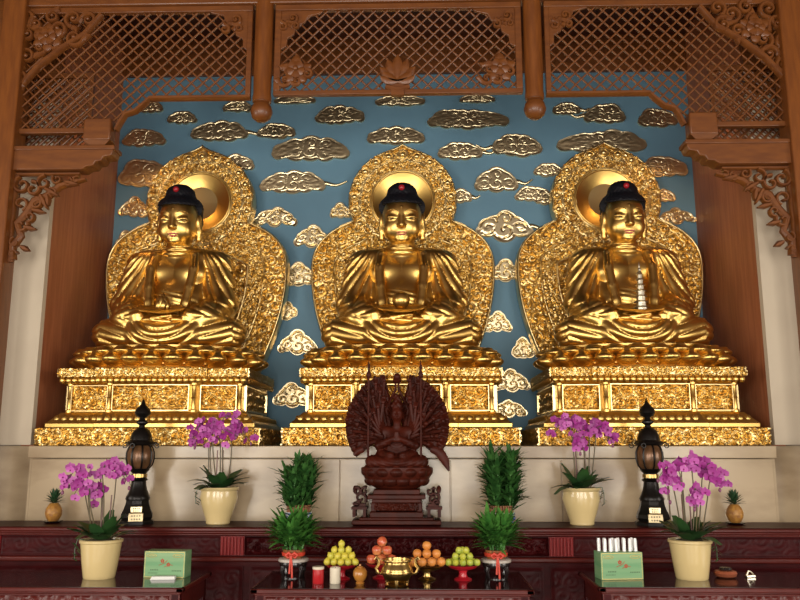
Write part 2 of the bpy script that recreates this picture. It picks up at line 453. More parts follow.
# marble plinth ledge behind the altar
led = MB().box(-3.22, 3.22, 7.05, 8.9, 0, 1.56)
ledge = struct(led.build('trim_3', M['marble'], smooth=False))
MB().box(-3.235, 3.235, 7.03, 8.9, 1.566, 1.67).build('ledge_cap', M['marble'], ledge, bevel=.006)
lp = [-3.2,-2.3,-1.45,-.5,.45,1.4,2.3,3.2]
for a, b in zip(lp[:-1], lp[1:]):
    MB().box(a+.004, b-.004, 7.035, 7.06, .9, 1.555).build('ledge_slab', M['marble'], ledge, bevel=.004)

# columns beside the niche
for s, nm, lab in ((-1,'a','tall orange brown wooden column under the beam, on the side of the lotus bud statue'),(1,'b','tall orange brown wooden column under the beam, on the side of the pagoda statue')):
    t = thing('wooden_column', lab, 'column', (s*3.60,6.9,0))
    MB().box(-.11,.11,-.11,.11,.12,5.98).build('shaft', M['woodv'], t, bevel=.012)
    MB().box(-.16,.16,-.15,.15,0,.12).build('base', M['wood'], t, bevel=.02)
# ---------------------------------------------------------------- hanging posts and lattice screens
YL = 6.9
zt, zb = 5.72, 4.85
for s, lab in ((-1,'round hanging post with ball end, between lattice panels above the lotus bud statue'),(1,'round hanging post with ball end, between lattice panels above the pagoda statue')):
    t = thing('hanging_post', lab, 'post', (s*1.255, YL, 4.6))
    MB().lathe([(.0,.19),(.085,.19),(.088,.23),(.082,.27),(.085,.5),(.085,1.38)], 28).build('shaft', M['woodv'], t)
    MB().lathe([(0,0),(.045,.006),(.085,.04),(.102,.095),(.088,.15),(.06,.18),(.075,.186),(.078,.2),(0,.2)], 28).build('ball_end', M['wood'], t)

def inside(px, pz, poly):
    c = False; n = len(poly); j = n-1
    for i in range(n):
        if (poly[i][1] > pz) != (poly[j][1] > pz) and px < (poly[j][0]-poly[i][0])*(pz-poly[i][1])/(poly[j][1]-poly[i][1]+1e-12)+poly[i][0]: c = not c
        j = i
    return c
def lattice(poly, pitch, wdt, y):
    """two crossing sets of flat bars clipped to the outline"""
    b = MB(); xs = [p[0] for p in poly]; zs = [p[1] for p in poly]
    x0, x1, z0, z1 = min(xs), max(xs), min(zs), max(zs); H = z1-z0
    for sgn in (1,-1):
        k = math.floor((x0-H)/pitch)
        while k*pitch < x1+H:
            xa = k*pitch; run = None; n = int(H/.006)
            for i in range(n+2):
                z = z0+.003+(H-.006)*i/n; x = xa+sgn*(z-z0)
                ok = i <= n and inside(x, z, poly)
                if ok and run is None: run = (x, z)
                if not ok and run is not None:
                    if math.hypot(last[0]-run[0], last[1]-run[1]) > .03:
                        b.ribbon([run, last], wdt, y+(0 if sgn > 0 else .014), .018, .2)
                    run = None
                if ok: last = (x, z)
            k += 1
    return b
def scroll_cluster(b, cx, cz, w, h, y, dep, seed, n, outline=None, wid=.03):
    """a carved cluster of curling tendrils filling an outline"""
    r = random.Random(seed); got = []
    for _ in range(400):
        if len(got) >= n: break
        x = cx+r.uniform(-w/2,w/2); z = cz+r.uniform(-h/2,h/2); R = r.uniform(.7,1.1)*math.sqrt(w*h/n)*.52
        if outline and not inside(x, z, outline): continue
        if any(math.hypot(x-q[0], z-q[1]) < .8*(R+q[2]) for q in got): continue
        got.append((x,z,R))
        a = r.uniform(0,2*PI); sg = r.choice((-1,1))
        pts = spiral(x, z, R*.18, R, a, a+sg*2.6*PI, 24)
        b.ribbon(pts, [wid*(.6+.7*i/24) for i in range(25)], y-r.uniform(0,.012), dep)
        b.ell((x,y-.005,z), (R*.24,.018,R*.24), 8, 5)
        e = pts[-1]; a2 = a+sg*2.6*PI
        b.ribbon([e, (e[0]+R*.5*math.cos(a2+sg*1.2), e[1]+R*.5*math.sin(a2+sg*1.2)), (e[0]+R*.95*math.cos(a2+sg*.7), e[1]+R*.95*math.sin(a2+sg*.7))], [wid*1.5,wid*1.9,wid*.3], y, dep)
    return b
def bloom(b, cx, cz, R, y, n=6, lay=2):
    for l in range(lay):
        for i in range(n):
            a = 2*PI*(i+.5*l)/n+PI/2; rr = R*(.62-.25*l)
            c = (cx+rr*math.cos(a), cz+rr*math.sin(a))
            pts = [(cx+R*t*math.cos(a)*(1-.4*l), cz+R*t*math.sin(a)*(1-.4*l)) for t in (.1,.35,.65,.88,1.0)]
            b.ribbon(pts, [R*.2,R*.5,R*.6,R*.42,R*.06], y-.02*l, .03)
    b.ell((cx,y-.03,cz), (R*.16,.02,R*.16), 10, 6)
# centre panel
t = thing('lattice_screen', 'centre lattice screen with a carved lotus, hung between the two round posts', 'screen', (0,YL,zb))
x1 = 1.15
MB().box(-x1,x1,-.03,.03,0,.045).build('bottom_rail', M['wood'], t, bevel=.006)
MB().box(-x1,x1,-.03,.03,zt-zb-.02,zt-zb+.04).build('top_rail', M['wood'], t, bevel=.006)
for s in (-1,1): MB().box(s*1.12-.03,s*1.12+.03,-.028,.028,.045,zt-zb-.02).build('stile', M['wood'], t, bevel=.006)
H = zt-zb-.02
for s in (-1,1):
    stp = [(s*1.105,H),(s*1.105,H-.40),(s*1.04,H-.36),(s*1.03,H-.28),(s*.97,H-.24),(s*.95,H-.16),(s*.87,H-.12),(s*.84,H-.06),(s*.72,H-.03),(s*.70,H)]
    MB().prism(stp if s > 0 else stp[::-1], -.02, .012).build('stepped_corner', M['wood'], t, bevel=.006)
    b = MB(); scroll_cluster(b, s*1.0, H-.12, .16, .16, -.035, .03, 5, 3, wid=.025); b.build('corner_carving', M['wood'], t)
lattice([(-1.11,.04),(1.11,.04),(1.11,H),(-1.11,H)], .113, .0145, -.012).build('lattice', M['wood'], t)
b = MB()
for ax in (.95,-.95,.5,-.5,0):      # lotus in relief
    q = [(.19*tt*math.sin(ax)*1.05, .13+.24*tt*math.cos(ax)*(1-.12*abs(ax))) for tt in (0,.3,.6,.85,1)]
    b.ribbon(q, [.04,.085,.10,.07,.012], -.065+.018*abs(ax), .04)
for ax in (1.0,-1.0,1.7,-1.7):
    q = [(.155*tt*math.sin(ax), .11+.07*tt*math.cos(ax)+.05*tt*tt) for tt in (0,.3,.6,.85,1)]
    b.ribbon(q, [.04,.07,.08,.06,.02], -.07, .03)
b.box(-.06,.06,-.05,0,-.02,.10); b.ribbon([(-.11,.07),(0,.04),(.11,.07)], [.04,.06,.04], -.055, .04)
b.build('lotus_carving', M['wood'], t)
for s in (-1,1):
    b = MB(); bloom(b, s*.94, .24, .15, -.05, 5, 2); scroll_cluster(b, s*.93, .16, .22, .2, -.045, .03, 9, 4, wid=.03); b.build('flower_carving', M['wood'], t)
# side panels
def side_panel(s, lab):
    t = thing('lattice_screen', lab, 'screen', (0,YL,4.5))
    q = lambda pts: [(s*a, c) for a, c in (pts if s > 0 else pts)]
    H = zt-4.5
    cur = [(1.362,.345),(2.30,.345),(2.34,.30),(2.43,.22),(2.52,.19),(2.57,.10),(2.60,.03)]
    MB().ribbon(q(cur if s < 0 else cur), .045, -.035, .065).build('stepped_rail', M['wood'], t)
    MB().box(*sorted((s*2.62,s*2.87)),-.08,.06,-.09,.12).build('end_block', M['wood'], t, bevel=.012)
    MB().frustum(*sorted((s*2.68,s*2.81)),-.05,.03,-.135, *sorted((s*2.62,s*2.87)),-.08,.06,-.09).build('block_foot', M['wood'], t)
    MB().box(*sorted((s*2.87,s*3.62)),-.03,.03,.0,.05).build('bottom_rail', M['wood'], t, bevel=.006)
    MB().box(*sorted((s*1.362,s*3.72)),-.03,.03,H-.02,H+.04).build('top_rail', M['wood'], t, bevel=.006)
    MB().box(*sorted((s*1.362,s*1.41)),-.028,.028,.36,H-.02).build('stile', M['wood'], t, bevel=.006)
    MB().box(*sorted((s*3.56,s*3.72)),-.04,.04,-.14,H-.02).build('stile', M['woodv'], t, bevel=.008)
    poly = q([(1.395,.36),(2.30,.36),(2.36,.30),(2.45,.23),(2.54,.20),(2.62,.09),(2.87,.04),(3.57,.04),(3.57,H-.02),(1.395,H-.02)])
    lattice(poly, .113, .0145, -.012).build('lattice', M['wood'], t)
    # carved fan in the outer corner with its sloping bar
    tri = q([(3.55,H-.05),(3.55,H-.72),(3.40,H-.55),(3.2,H-.40),(2.98,H-.25),(2.86,H-.05)])
    b = MB(); scroll_cluster(b, s*3.24, H-.36, .72, .66, -.055, .045, 21, 17, tri, .035); bloom(b, s*3.28, H-.28, .15, -.07, 6, 2)
    b.build('corner_fan', M['wood'], t)
    MB().ribbon(q([(3.52,H-.76),(3.36,H-.55),(3.15,H-.37),(2.95,H-.24),(2.80,H-.04)]), .055, -.06, .06).build('fan_bar', M['wood'], t)
    b = MB(); stp = q([(1.40,H),(1.40,H-.42),(1.45,H-.38),(1.45,H-.30),(1.52,H-.26),(1.53,H-.17),(1.62,H-.13),(1.64,H-.06),(1.76,H-.03),(1.78,H)])
    b.prism(stp if s < 0 else stp[::-1], -.02, .012); b.build('stepped_corner', M['wood'], t, bevel=.006)
    b = MB(); scroll_cluster(b, s*1.54, H-.15, .17, .18, -.035, .03, 5, 3, wid=.028); b.build('corner_carving', M['wood'], t)
side_panel(-1, 'lattice screen with a stepped lower edge above the statue with the lotus bud')
side_panel(1, 'lattice screen with a stepped lower edge above the statue with the pagoda')
for s, lab in ((-1,'fine inner lattice against the pale wall, behind the screen on the lotus bud side'),(1,'fine inner lattice against the pale wall, behind the screen on the pagoda side')):
    t = thing('inner_lattice', lab, 'screen', (s*3.28, 7.165, 4.36))
    MB().box(-.33,.33,-.02,.02,-.045,0).build('bottom_rail', M['wood'], t); MB().box(-.33,.33,-.02,.02,.82,.87).build('top_rail', M['wood'], t)
    for x in (-.315,.315): MB().box(x-.018,x+.018,-.02,.02,0,.82).build('stile', M['wood'], t)
    lattice([(-.30,0),(.30,0),(.30,.82),(-.30,.82)], .075, .022, -.012).build('lattice', M['wood'], t)
struct(MB().box(-3.72,3.72,6.84,6.97,5.76,5.99).build('trim_2', M['wood'], smooth=False, bevel=.012))

# beams and fretwork brackets under them
def beam(s, lab, lab2):
    t = thing('bracket_beam', lab, 'beam', (0,YL,4.135))
    q = lambda pts: [(s*a, c) for a, c in pts]
    pr = q([(3.70,0),(2.86,0),(2.82,.03),(2.76,.035),(2.74,.075),(2.69,.08),(2.67,.12),(2.60,.13),(2.585,.17),(2.585,.225),(3.70,.225)])
    MB().prism(pr if s < 0 else pr[::-1], -.07, .10).build('beam_body', M['wood'], t, bevel=.008)
    MB().box(*sorted((s*2.57,s*3.70)),-.085,.11,.185,.225).build('top_moulding', M['wood'], t, bevel=.006)
    # fretwork
    f = thing('fretwork_bracket', lab2, 'bracket', (0,YL,4.13))
    b = MB()
    st = [(3.45,-.82),(3.47,-.70),(3.40,-.60),(3.44,-.48),(3.36,-.38),(3.30,-.27),(3.18,-.22),(3.08,-.13),(2.95,-.09),(2.84,-.07)]
    b.ribbon(q(st), [.05,.07,.06,.075,.065,.08,.07,.065,.05,.02], -.03, .055)
    b.ribbon(q([(3.49,-.02),(3.49,-.3),(3.49,-.62),(3.48,-.84)]), [.05,.04,.04,.06], -.02, .04)
    b.ribbon(q([(3.5,-.015),(3.2,-.015),(2.9,-.015)]), [.04,.03,.03], -.02, .04)
    for (cx, cz, r1, a0, tu, wd) in ((3.42,-.12,.085,0,2.4,.035),(3.32,-.16,.075,2,-2.2,.035),(3.22,-.10,.07,1,2.2,.03),(3.42,-.30,.07,4,2.1,.03),(3.40,-.50,.065,3,-2.1,.03),
        (3.10,-.07,.05,0,2.2,.026),(3.0,-.10,.045,2,-2,.024),(3.44,-.66,.05,1,2.1,.026),(3.45,-.77,.04,3,2,.022),(3.28,-.30,.06,1.5,-2,.03),(3.15,-.19,.05,4,2,.028),(3.33,-.42,.05,5,2,.028),(2.92,-.08,.035,2,2,.02)):
        if s < 0: a0 = PI-a0; tu = -tu
        b.ribbon(spiral(s*cx, cz, r1*.2, r1, a0, a0+tu*PI, 20), [wd*(.7+.4*i/20) for i in range(21)], -.035, .05)
    for (cx, cz, dx, dz, L) in ((3.20,-.16,-.9,-.5,.14),(3.24,-.22,-.5,-.9,.15),(3.30,-.36,-.9,-.2,.13),(3.36,-.52,-.95,-.2,.11),(3.02,-.10,-1,-.2,.12),(3.38,-.70,-.8,-.4,.10),(3.18,-.22,-.2,-1,.10)):
        b.ribbon(q([(cx,cz),(cx+dx*L*.5,cz+dz*L*.5),(cx+dx*L,cz+dz*L)]), [.03,.055,.010], -.045, .05)
    b.build('fretwork', M['wood'], f)
beam(-1, 'thick wooden beam with stepped end above the pale wall by the lotus bud statue', 'curling carved wooden fretwork bracket beneath the beam near the lotus bud statue')
beam(1, 'thick wooden beam with stepped end above the pale wall by the pagoda statue', 'curling carved wooden fretwork bracket beneath the beam near the pagoda statue')
# low rail ends jutting in at the two sides
for s, lab in ((-1,'rounded dark wooden rail end jutting past the marble on lotus bud statue side'),(1,'rounded dark wooden rail end jutting past the marble on the pagoda statue side')):
    t = thing('rail_end', lab, 'rail', (s*3.62, 6.70, 0))
    b = MB(); b.box(-.32,.20,-.07,.07,1.56,1.66); b.build('rail_cap', M['wood'], t, bevel=.03)
    MB().box(-.06,.2,-.05,.05,0,1.56).build('post', M['wood'], t, bevel=.01)
    MB().box(-.22,.20,-.045,.045,1.50,1.57).build('rail', M['wood'], t, bevel=.02)
# ================================================================ plinths, lotus thrones, halos, statues
SX = 2.24
def ornate_band(w, h, dep, cell, seed, y, z, m, name, parent, res=.009, x=0, frame=0, rz=0):
    return carved(w, h, res, dep, cell, seed, frame).build(name, m, parent, (x, y, z), (0,0,rz), ang=70)
def make_plinth(lab):
    t = thing('gilded_plinth', lab, 'plinth', (0,7.10,1.67), 0, 'gilded plinths under the three statues')
    G, GC = M['gold'], M['goldc']
    # stepped blocks: (half width, front y, z0, z1); a middle section stands a little forward
    def tier(name, hw, y, z0, z1, m, fwd=.05, hm=.56, back=1.42, bevel=.008):
        b = MB(); b.box(-hw, hw, y, back, z0, z1); b.box(-hm, hm, y-fwd, y+.02, z0, z1)
        return b.build(name, m, t, bevel=bevel, smooth=False)
    tier('foot', 1.0, .05, 0, .16, M['goldd'], hm=.52)
    tier('lower_step', .95, .10, .16, .205, G, hm=.49)
    b = MB()
    b.frustum(-.94,.94,.11,1.38,.205, -.85,.85,.20,1.32,.30); b.frustum(-.47,.47,.06,.3,.205, -.42,.42,.13,.3,.30)
    b.build('sloping_step', M['goldd'], t, smooth=False)
    tier('waist', .80, .235, .30, .56, M['goldd'], fwd=.09, hm=.39, back=1.28)
    b = MB()
    b.frustum(-.81,.81,.22,1.3,.555, -.86,.86,.14,1.36,.615); b.frustum(-.42,.42,.14,.3,.555, -.50,.50,.09,.3,.615)
    b.build('cornice', G, t, smooth=False)
    tier('top_slab', .87, .12, .615, .70, M['goldd'], hm=.51)
    # carving
    for x, w, y, sd in ((0,1.03,0,3),(-.76,.475,.05,4),(.76,.475,.05,5)):
        ornate_band(w, .15, .034, .098, sd, y, .006, GC, 'foot_carving', t, x=x, res=.007)
    for x, w, y, sd in ((0,1.01,.07,7),(-.69,.355,.12,8),(.69,.355,.12,9)):
        ornate_band(w, .078, .022, .062, sd, y, .618, GC, 'slab_carving', t, x=x, res=.0065)
    for x, w, y, sd in ((0,.70,.145,11),(-.595,.335,.235,12),(.595,.335,.235,13)):
        ornate_band(w, .235, .040, .105, sd, y, .313, GC, 'waist_panel', t, x=x, frame=.010, res=.0065)
    for s in (-1,1):        # the two ends
        ornate_band(1.33, .15, .02, .085, 15, .73, .006, GC, 'foot_carving', t, x=s*1.0, rz=s*PI/2)
        carved(1.0,.235,.011,.03,.1,16,.014).build('waist_panel', GC, t, (s*.80,.76,.313), (0,0,s*PI/2), ang=70)
        carved(1.25,.078,.011,.014,.06,17).build('slab_carving', GC, t, (s*.87,.76,.618), (0,0,s*PI/2), ang=70)
    for x, y in ((-.785,.215),(-.385,.135),(.385,.135),(.785,.215)):
        b = MB(); b.lathe([(.0,0),(.032,0),(.032,.02),(.02,.03),(.019,.12),(.026,.13),(.019,.14),(.02,.235),(.032,.245),(.032,.262),(0,.262)], 12, (x,y,.30))
        b.build('waist_column', G, t)
    # row of small hanging petals below the top slab and on the sloping step
    for nm, hw, y, z, n, hm, fy, r, m in (('cornice_petals',.86,.13,.59,30,.50,.095,.03,G),('step_petals',.90,.155,.235,26,.45,.095,.04,M['goldd'])):
        b = MB()
        for i in range(n):
            x = -hw+2*hw*(i+.5)/n
            yy = fy if abs(x) < hm else y
            b.ell((x,yy,z), (hw/n*.95, .02, r), 10, 6)
        for s in (-1,1):
            for i in range(16): b.ell((s*(hw+.005), y+.05+1.2*(i+.5)/16, z), (.02,.036,r), 8, 6)
        b.build(nm, m, t)
    return t
def petal_mesh(w, H, D, name, m=None, lip=True):
    """a plump lotus petal, outer face towards -y, standing on the origin, its tip curled out"""
    nu, nv = 18, 16; V = []; F = []
    for j in range(nv+1):
        v = j/nv; th = PI*v
        for i in range(nu):
            a = 2*PI*i/nu
            wx = w/2*math.sin(th)**.62; wy = D/2*math.sin(th)**.62
            k = max(0, v-.70)/.30
            x = wx*math.cos(a)*(1-.30*k); y = wy*math.sin(a)
            z = H*(.5-.5*math.cos(th))
            if y < 0: y -= (.16*D*math.exp(-((v-.42)/.22)**2) + (.34*D*k*(1-k*.35) if lip else 0))
            else: y *= .5
            groove = .07*D*math.exp(-(math.cos(a)/.16)**2)*(1 if y < 0 else 0)*math.sin(th)
            V.append((x, y+groove, z))
    for j in range(nv):
        for i in range(nu):
            k = (i+1) % nu; F.append((j*nu+i, j*nu+k, (j+1)*nu+k, (j+1)*nu+i))
    b = MB(); b.add(V, F); return b.mesh(name, m or M['gold'], ang=80)
def make_lotus(lab):
    t = thing('lotus_throne', lab, 'lotus throne', (0,7.72,2.37), 0, 'lotus thrones under the three statues')
    rx, ry = .875, .56
    MB().lathe([(.0,.002),(.83,.002),(.84,.015),(.79,.04),(.77,.17),(.82,.195),(.82,.213),(0,.213)], 64, (0,0,0), 1, ry/rx).build('core', M['goldd'], t)
    big = petal_mesh(.206, .150, .30, 'petal'); small = petal_mesh(.195, .092, .22, 'petal')
    def ring(me, n, z, a, b, off, tilt):
        # equal steps along the ellipse
        th = np.linspace(0, 2*PI, 2001); L = np.concatenate([[0], np.cumsum(np.hypot(np.diff(a*np.cos(th)), np.diff(b*np.sin(th))))])
        for i in range(n):
            q = np.interp((i+off)/n*L[-1], L, th); x, y = a*math.cos(q), b*math.sin(q)
            nx, ny = math.cos(q)/a, math.sin(q)/b; rz = math.atan2(ny, nx)+PI/2
            link('petal', me, None, t, (x,y,z), (tilt,0,rz))
    ring(big, 22, .010, rx-.095, ry-.095, .5, -.10)
    ring(small, 22, .120, rx-.080, ry-.080, 0, .0)
    b = MB()
    for i in range(70):
        a = 2*PI*i/70; b.ell(((rx-.08)*math.cos(a), (ry-.08)*math.sin(a), .195), (.02,.02,.018), 8, 5)
    b.build('bead_ring', M['gold'], t)
    return t
def make_halo(lab):
    Y0 = 8.52; z0 = 2.40
    t = thing('halo_screen', lab, 'halo', (0,Y0,z0), 0, 'gilded halos behind the three statues')
    cz, R = 4.335-z0, .60; pk = 5.01-z0; lz, lw = 3.56-z0, 1.0
    n = 240
    zs = np.concatenate([np.linspace(0, cz, 250)[:-1], cz+R*np.sin(np.linspace(0, math.asin(.93), 80)), np.linspace(cz+R*.93, pk, 40)[1:]])
    def halfw(z):
        w = 0
        if z <= lz: lobe = lw*(.60+.40*math.sin(PI/2*max(0,(z+.15)/(lz+.15)))**.9)
        else:
            q = (z-lz)/.63; lobe = lw*math.sqrt(max(0,1-q**2.5)) if q < 1 else 0
        c = math.sqrt(max(0,R*R-(z-cz)**2)) if abs(z-cz) < R else 0
        # ogee point
        if z > cz+R*.93:
            f = (z-(cz+R*.93))/(pk-cz-R*.93); base = R*.3676
            c = max(base*(1-f)**1.5, .002)
        return max(lobe, c, .002)
    W = np.array([halfw(z) for z in zs])
    # soften the notch a little
    for _ in range(2): W[1:-1] = np.where(zs[1:-1] < cz+.3, .25*W[:-2]+.5*W[1:-1]+.25*W[2:], W[1:-1])
    U = np.linspace(-1, 1, 261)
    X = U[:,None]*W[None,:]; Z = np.repeat(zs[None,:], len(U), 0)
    # distance to the outline
    out = np.concatenate([np.stack([W, zs], 1), np.stack([-W, zs], 1)])
    E_ = np.full(X.shape, 9.)
    for k in range(0, len(out)): E_ = np.minimum(E_, np.hypot(X-out[k,0], Z-out[k,1]))
    rc = np.hypot(X, Z-cz)
    H = scroll(X, Z, .125, 5, 1.5)*.058
    H2 = scroll(X, Z, .082, 6, 1.25)*.042
    # lower lobe: outer band, beaded line, inner bands
    def band(e, c, w): return np.clip(1-np.abs(e-c)/w, 0, 1)
    Hh = H
    Hh = np.where((E_ > .27) & (E_ < .43) & (rc > R), H2, Hh)
    Hh = np.where(band(E_,.26,.018) > 0, .012+.03*np.sqrt(band(E_,.26,.018)), Hh)
    Hh = np.where(band(E_,.44,.022) > 0, .012+.035*np.sqrt(band(E_,.44,.022)), Hh)
    inC = rc < R-.02
    Hh = np.where(inC, H, Hh)
    Hh = np.where(inC & (rc < .47) & (rc > .36), H2, Hh)
    Hh = np.where(band(rc,.352,.016) > 0, .01+.025*np.sqrt(band(rc,.352,.016)), Hh)
    Hh = np.where(band(rc,.475,.014) > 0, .02, Hh)
    Hh = np.where(rc < .325, -.02, Hh)
    Hh = np.where(E_ < .035, .045*np.sqrt(np.clip(1-((E_-.018)/.018)**2, 0, 1))+.005, Hh)
    # studs along the bands
    studs = []
    for k in range(15):
        a = -PI*.16+k*(PI*1.32)/14; studs.append((.535*math.cos(a), cz+.535*math.sin(a), .034))
    for s in (-1,1):
        for k in range(9):
            f = .25+k*.155; z = f; w = np.interp(z, zs, W)-.34
            if w > .2: studs.append((s*w, z, .03))
    for x, z, r in studs:
        d = np.hypot(X-x, Z-z)
        Hh = np.where(d < r*1.9, .006, Hh); Hh = np.where(d < r, .012+np.sqrt(np.clip(r*r-d*d,0,1)), Hh)
        Hh = np.where((d > r*1.35) & (d < r*1.75), .022, Hh)
    bow = -.10*(1-np.clip(np.abs(X)/1.0,0,1)**2)*0
    relief(X, Z, -Hh-.03+bow, .10).build('carved_screen', M['goldc'], t, ang=75)
    # polished disc behind the head, slightly hollow
    b = MB(); nr, na = 10, 64; V = []; F = []
    for j in range(nr+1):
        r = .322*j/nr
        for i in range(na): V.append((r*math.cos(2*PI*i/na), -.04-.075*(j/nr)**2+.055, cz+r*math.sin(2*PI*i/na)))
    for j in range(nr):
        for i in range(na):
            k = (i+1) % na; F.append((j*na+i, j*na+k, (j+1)*na+k, (j+1)*na+i))
    b.add(V, F); 
    b.build('polished_disc', M['gold'], t)
    b = MB(); b.tube([(.335*math.cos(2*PI*i/64), -.06, cz+.335*math.sin(2*PI*i/64)) for i in range(65)], .015, 10); b.build('disc_rim', M['gold'], t)
    return t

# ------------------------------------------------ the seated figure
def noise1(p, s, ph=0):
    return np.sin(p[0]*s+1.3*ph+1.7*np.sin(p[2]*s*.7+ph))*np.sin(p[2]*s*.9+2.1*ph+np.sin(p[1]*s*.8))
def cloth(q): 
    """soft ridges with narrow valleys, period 1"""
    f = q-np.floor(q); return np.sqrt(np.abs(np.sin(PI*f)))
TAU = R_(11)
def tilt(p):
    """the head bends forward about the top of the neck"""
    c, s = math.cos(TAU), math.sin(TAU); y, z = p[1]-.02, p[2]-1.10
    return (p[0], .02+c*y+s*z, 1.075-s*y+c*z)
HEAD_LOC = (0, .02-(math.cos(TAU)*.02-math.sin(TAU)*1.075), 1.10-(math.sin(TAU)*.02+math.cos(TAU)*1.075)); HEAD_ROT = (TAU,0,0)
def buddha_body():
    p = grid((-.42,-.60,.16), (.42,.34,1.70), .0085); x, y, z = p; ax = np.abs(x); q = (ax, y, z)
    d = sd_ell(p, (0,.07,.60), (.35,.21,.46))
    d = smin(d, sd_ell(q, (.15,-.07,.78), (.17,.12,.13)), .10)
    d = smin(d, sd_ell(p, (0,-.07,.50), (.25,.20,.20)), .12)
    d = smin(d, sd_ell(q, (.20,.02,.95), (.17,.12,.10)), .12)
    neck = sd_cap(p, (0,.03,.93), (0,-.01,1.14), .135, .118)
    neck = neck-.006*np.sin((z-.98)/.045*2*PI)*(np.abs(z-1.03) < .09)
    d = smin(d, neck, .06)
    p0, q0 = p, q; p, q = tilt(p), tilt(q)
    h = sd_ell(p, (0,-.015,1.335), (.194,.230,.235))
    h = smin(h, sd_ell(p, (0,-.07,1.205), (.172,.165,.142)), .07)
    h = smin(h, sd_ell(q, (.092,-.155,1.215), (.072,.065,.085)), .05)
    h = smin(h, sd_ell(p, (0,-.195,1.112), (.055,.04,.038)), .035)
    # eye hollows, lids, brows, nose, mouth
    h = smax(h, -sd_ell(q, (.088,-.272,1.340), (.068,.045,.040)), .05)
    h = smin(h, sd_ell(q, (.088,-.203,1.326), (.056,.032,.026)), .02)
    h = smax(h, -sd_cap(q, (.036,-.246,1.312), (.134,-.216,1.318), .0045, .004), .006)
    h = smin(h, sd_cap(p, (0,-.214,1.40), (0,-.268,1.250), .012, .023), .03)
    h = smin(h, sd_ell(q, (.023,-.246,1.243), (.019,.021,.015)), .012)
    h = smin(h, sd_ell(p, (0,-.212,1.180), (.058,.026,.014)), .012)
    h = smin(h, sd_ell(p, (0,-.210,1.158), (.046,.026,.015)), .012)
    h = smax(h, -sd_cap(q, (0,-.243,1.169), (.05,-.222,1.172), .004, .003), .005)
    h = smin(h, sd_ell(p, (0,-.226,1.43), (.011,.008,.011)), .006)
    ear = sd_ell(q, (.204,.0,1.30), (.026,.055,.085)); ear = smin(ear, sd_cap(q, (.205,-.005,1.25), (.198,-.01,1.13), .026, .030), .03)
    ear = smax(ear, -sd_ell(q, (.232,-.015,1.295), (.016,.03,.05)), .01)
    h = smin(h, ear, .012)
    p, q = p0, q0
    d = smin(d, h, .03)
    # cupped hands in the lap: palms, fingers laid across, thumb tips meeting
    p1_, q1_ = p, q; p = (x, y, z+.05); q = (ax, y, z+.05)
    hd = sd_ell(q, (.115,-.405,.302), (.105,.075,.034))
    hd = smin(hd, sd_cap(q, (.27,-.33,.315), (.16,-.385,.305), .060, .05), .04)
    for i in range(4):
        yy = -.475+.034*i; L = (.00,.03,.02,-.02)[i]
        hd = smin(hd, sd_cap(p, (-.09,yy,.310), (.02+L,yy-.008,.325), .019, .018), .008)
        hd = smin(hd, sd_cap(p, (.02+L,yy-.008,.325), (.095+L,yy+.01,.337), .018, .014), .006)
        hd = smin(hd, sd_cap(p, (.09,yy-.006,.278), (-.02-L,yy-.012,.285), .019, .018), .008)
        hd = smin(hd, sd_cap(p, (-.02-L,yy-.012,.285), (-.10-L,yy+.005,.295), .018, .014), .006)
    hd = smin(hd, sd_cap(q, (.15,-.385,.325), (.09,-.37,.345), .026, .02), .02)
    hd = smin(hd, sd_cap(q, (.09,-.37,.345), (.03,-.365,.350), .02, .015), .01)
    p, q = p1_, q1_
    d = smin(d, hd, .02)
    return nets(d, p, 'body', M['gold'])
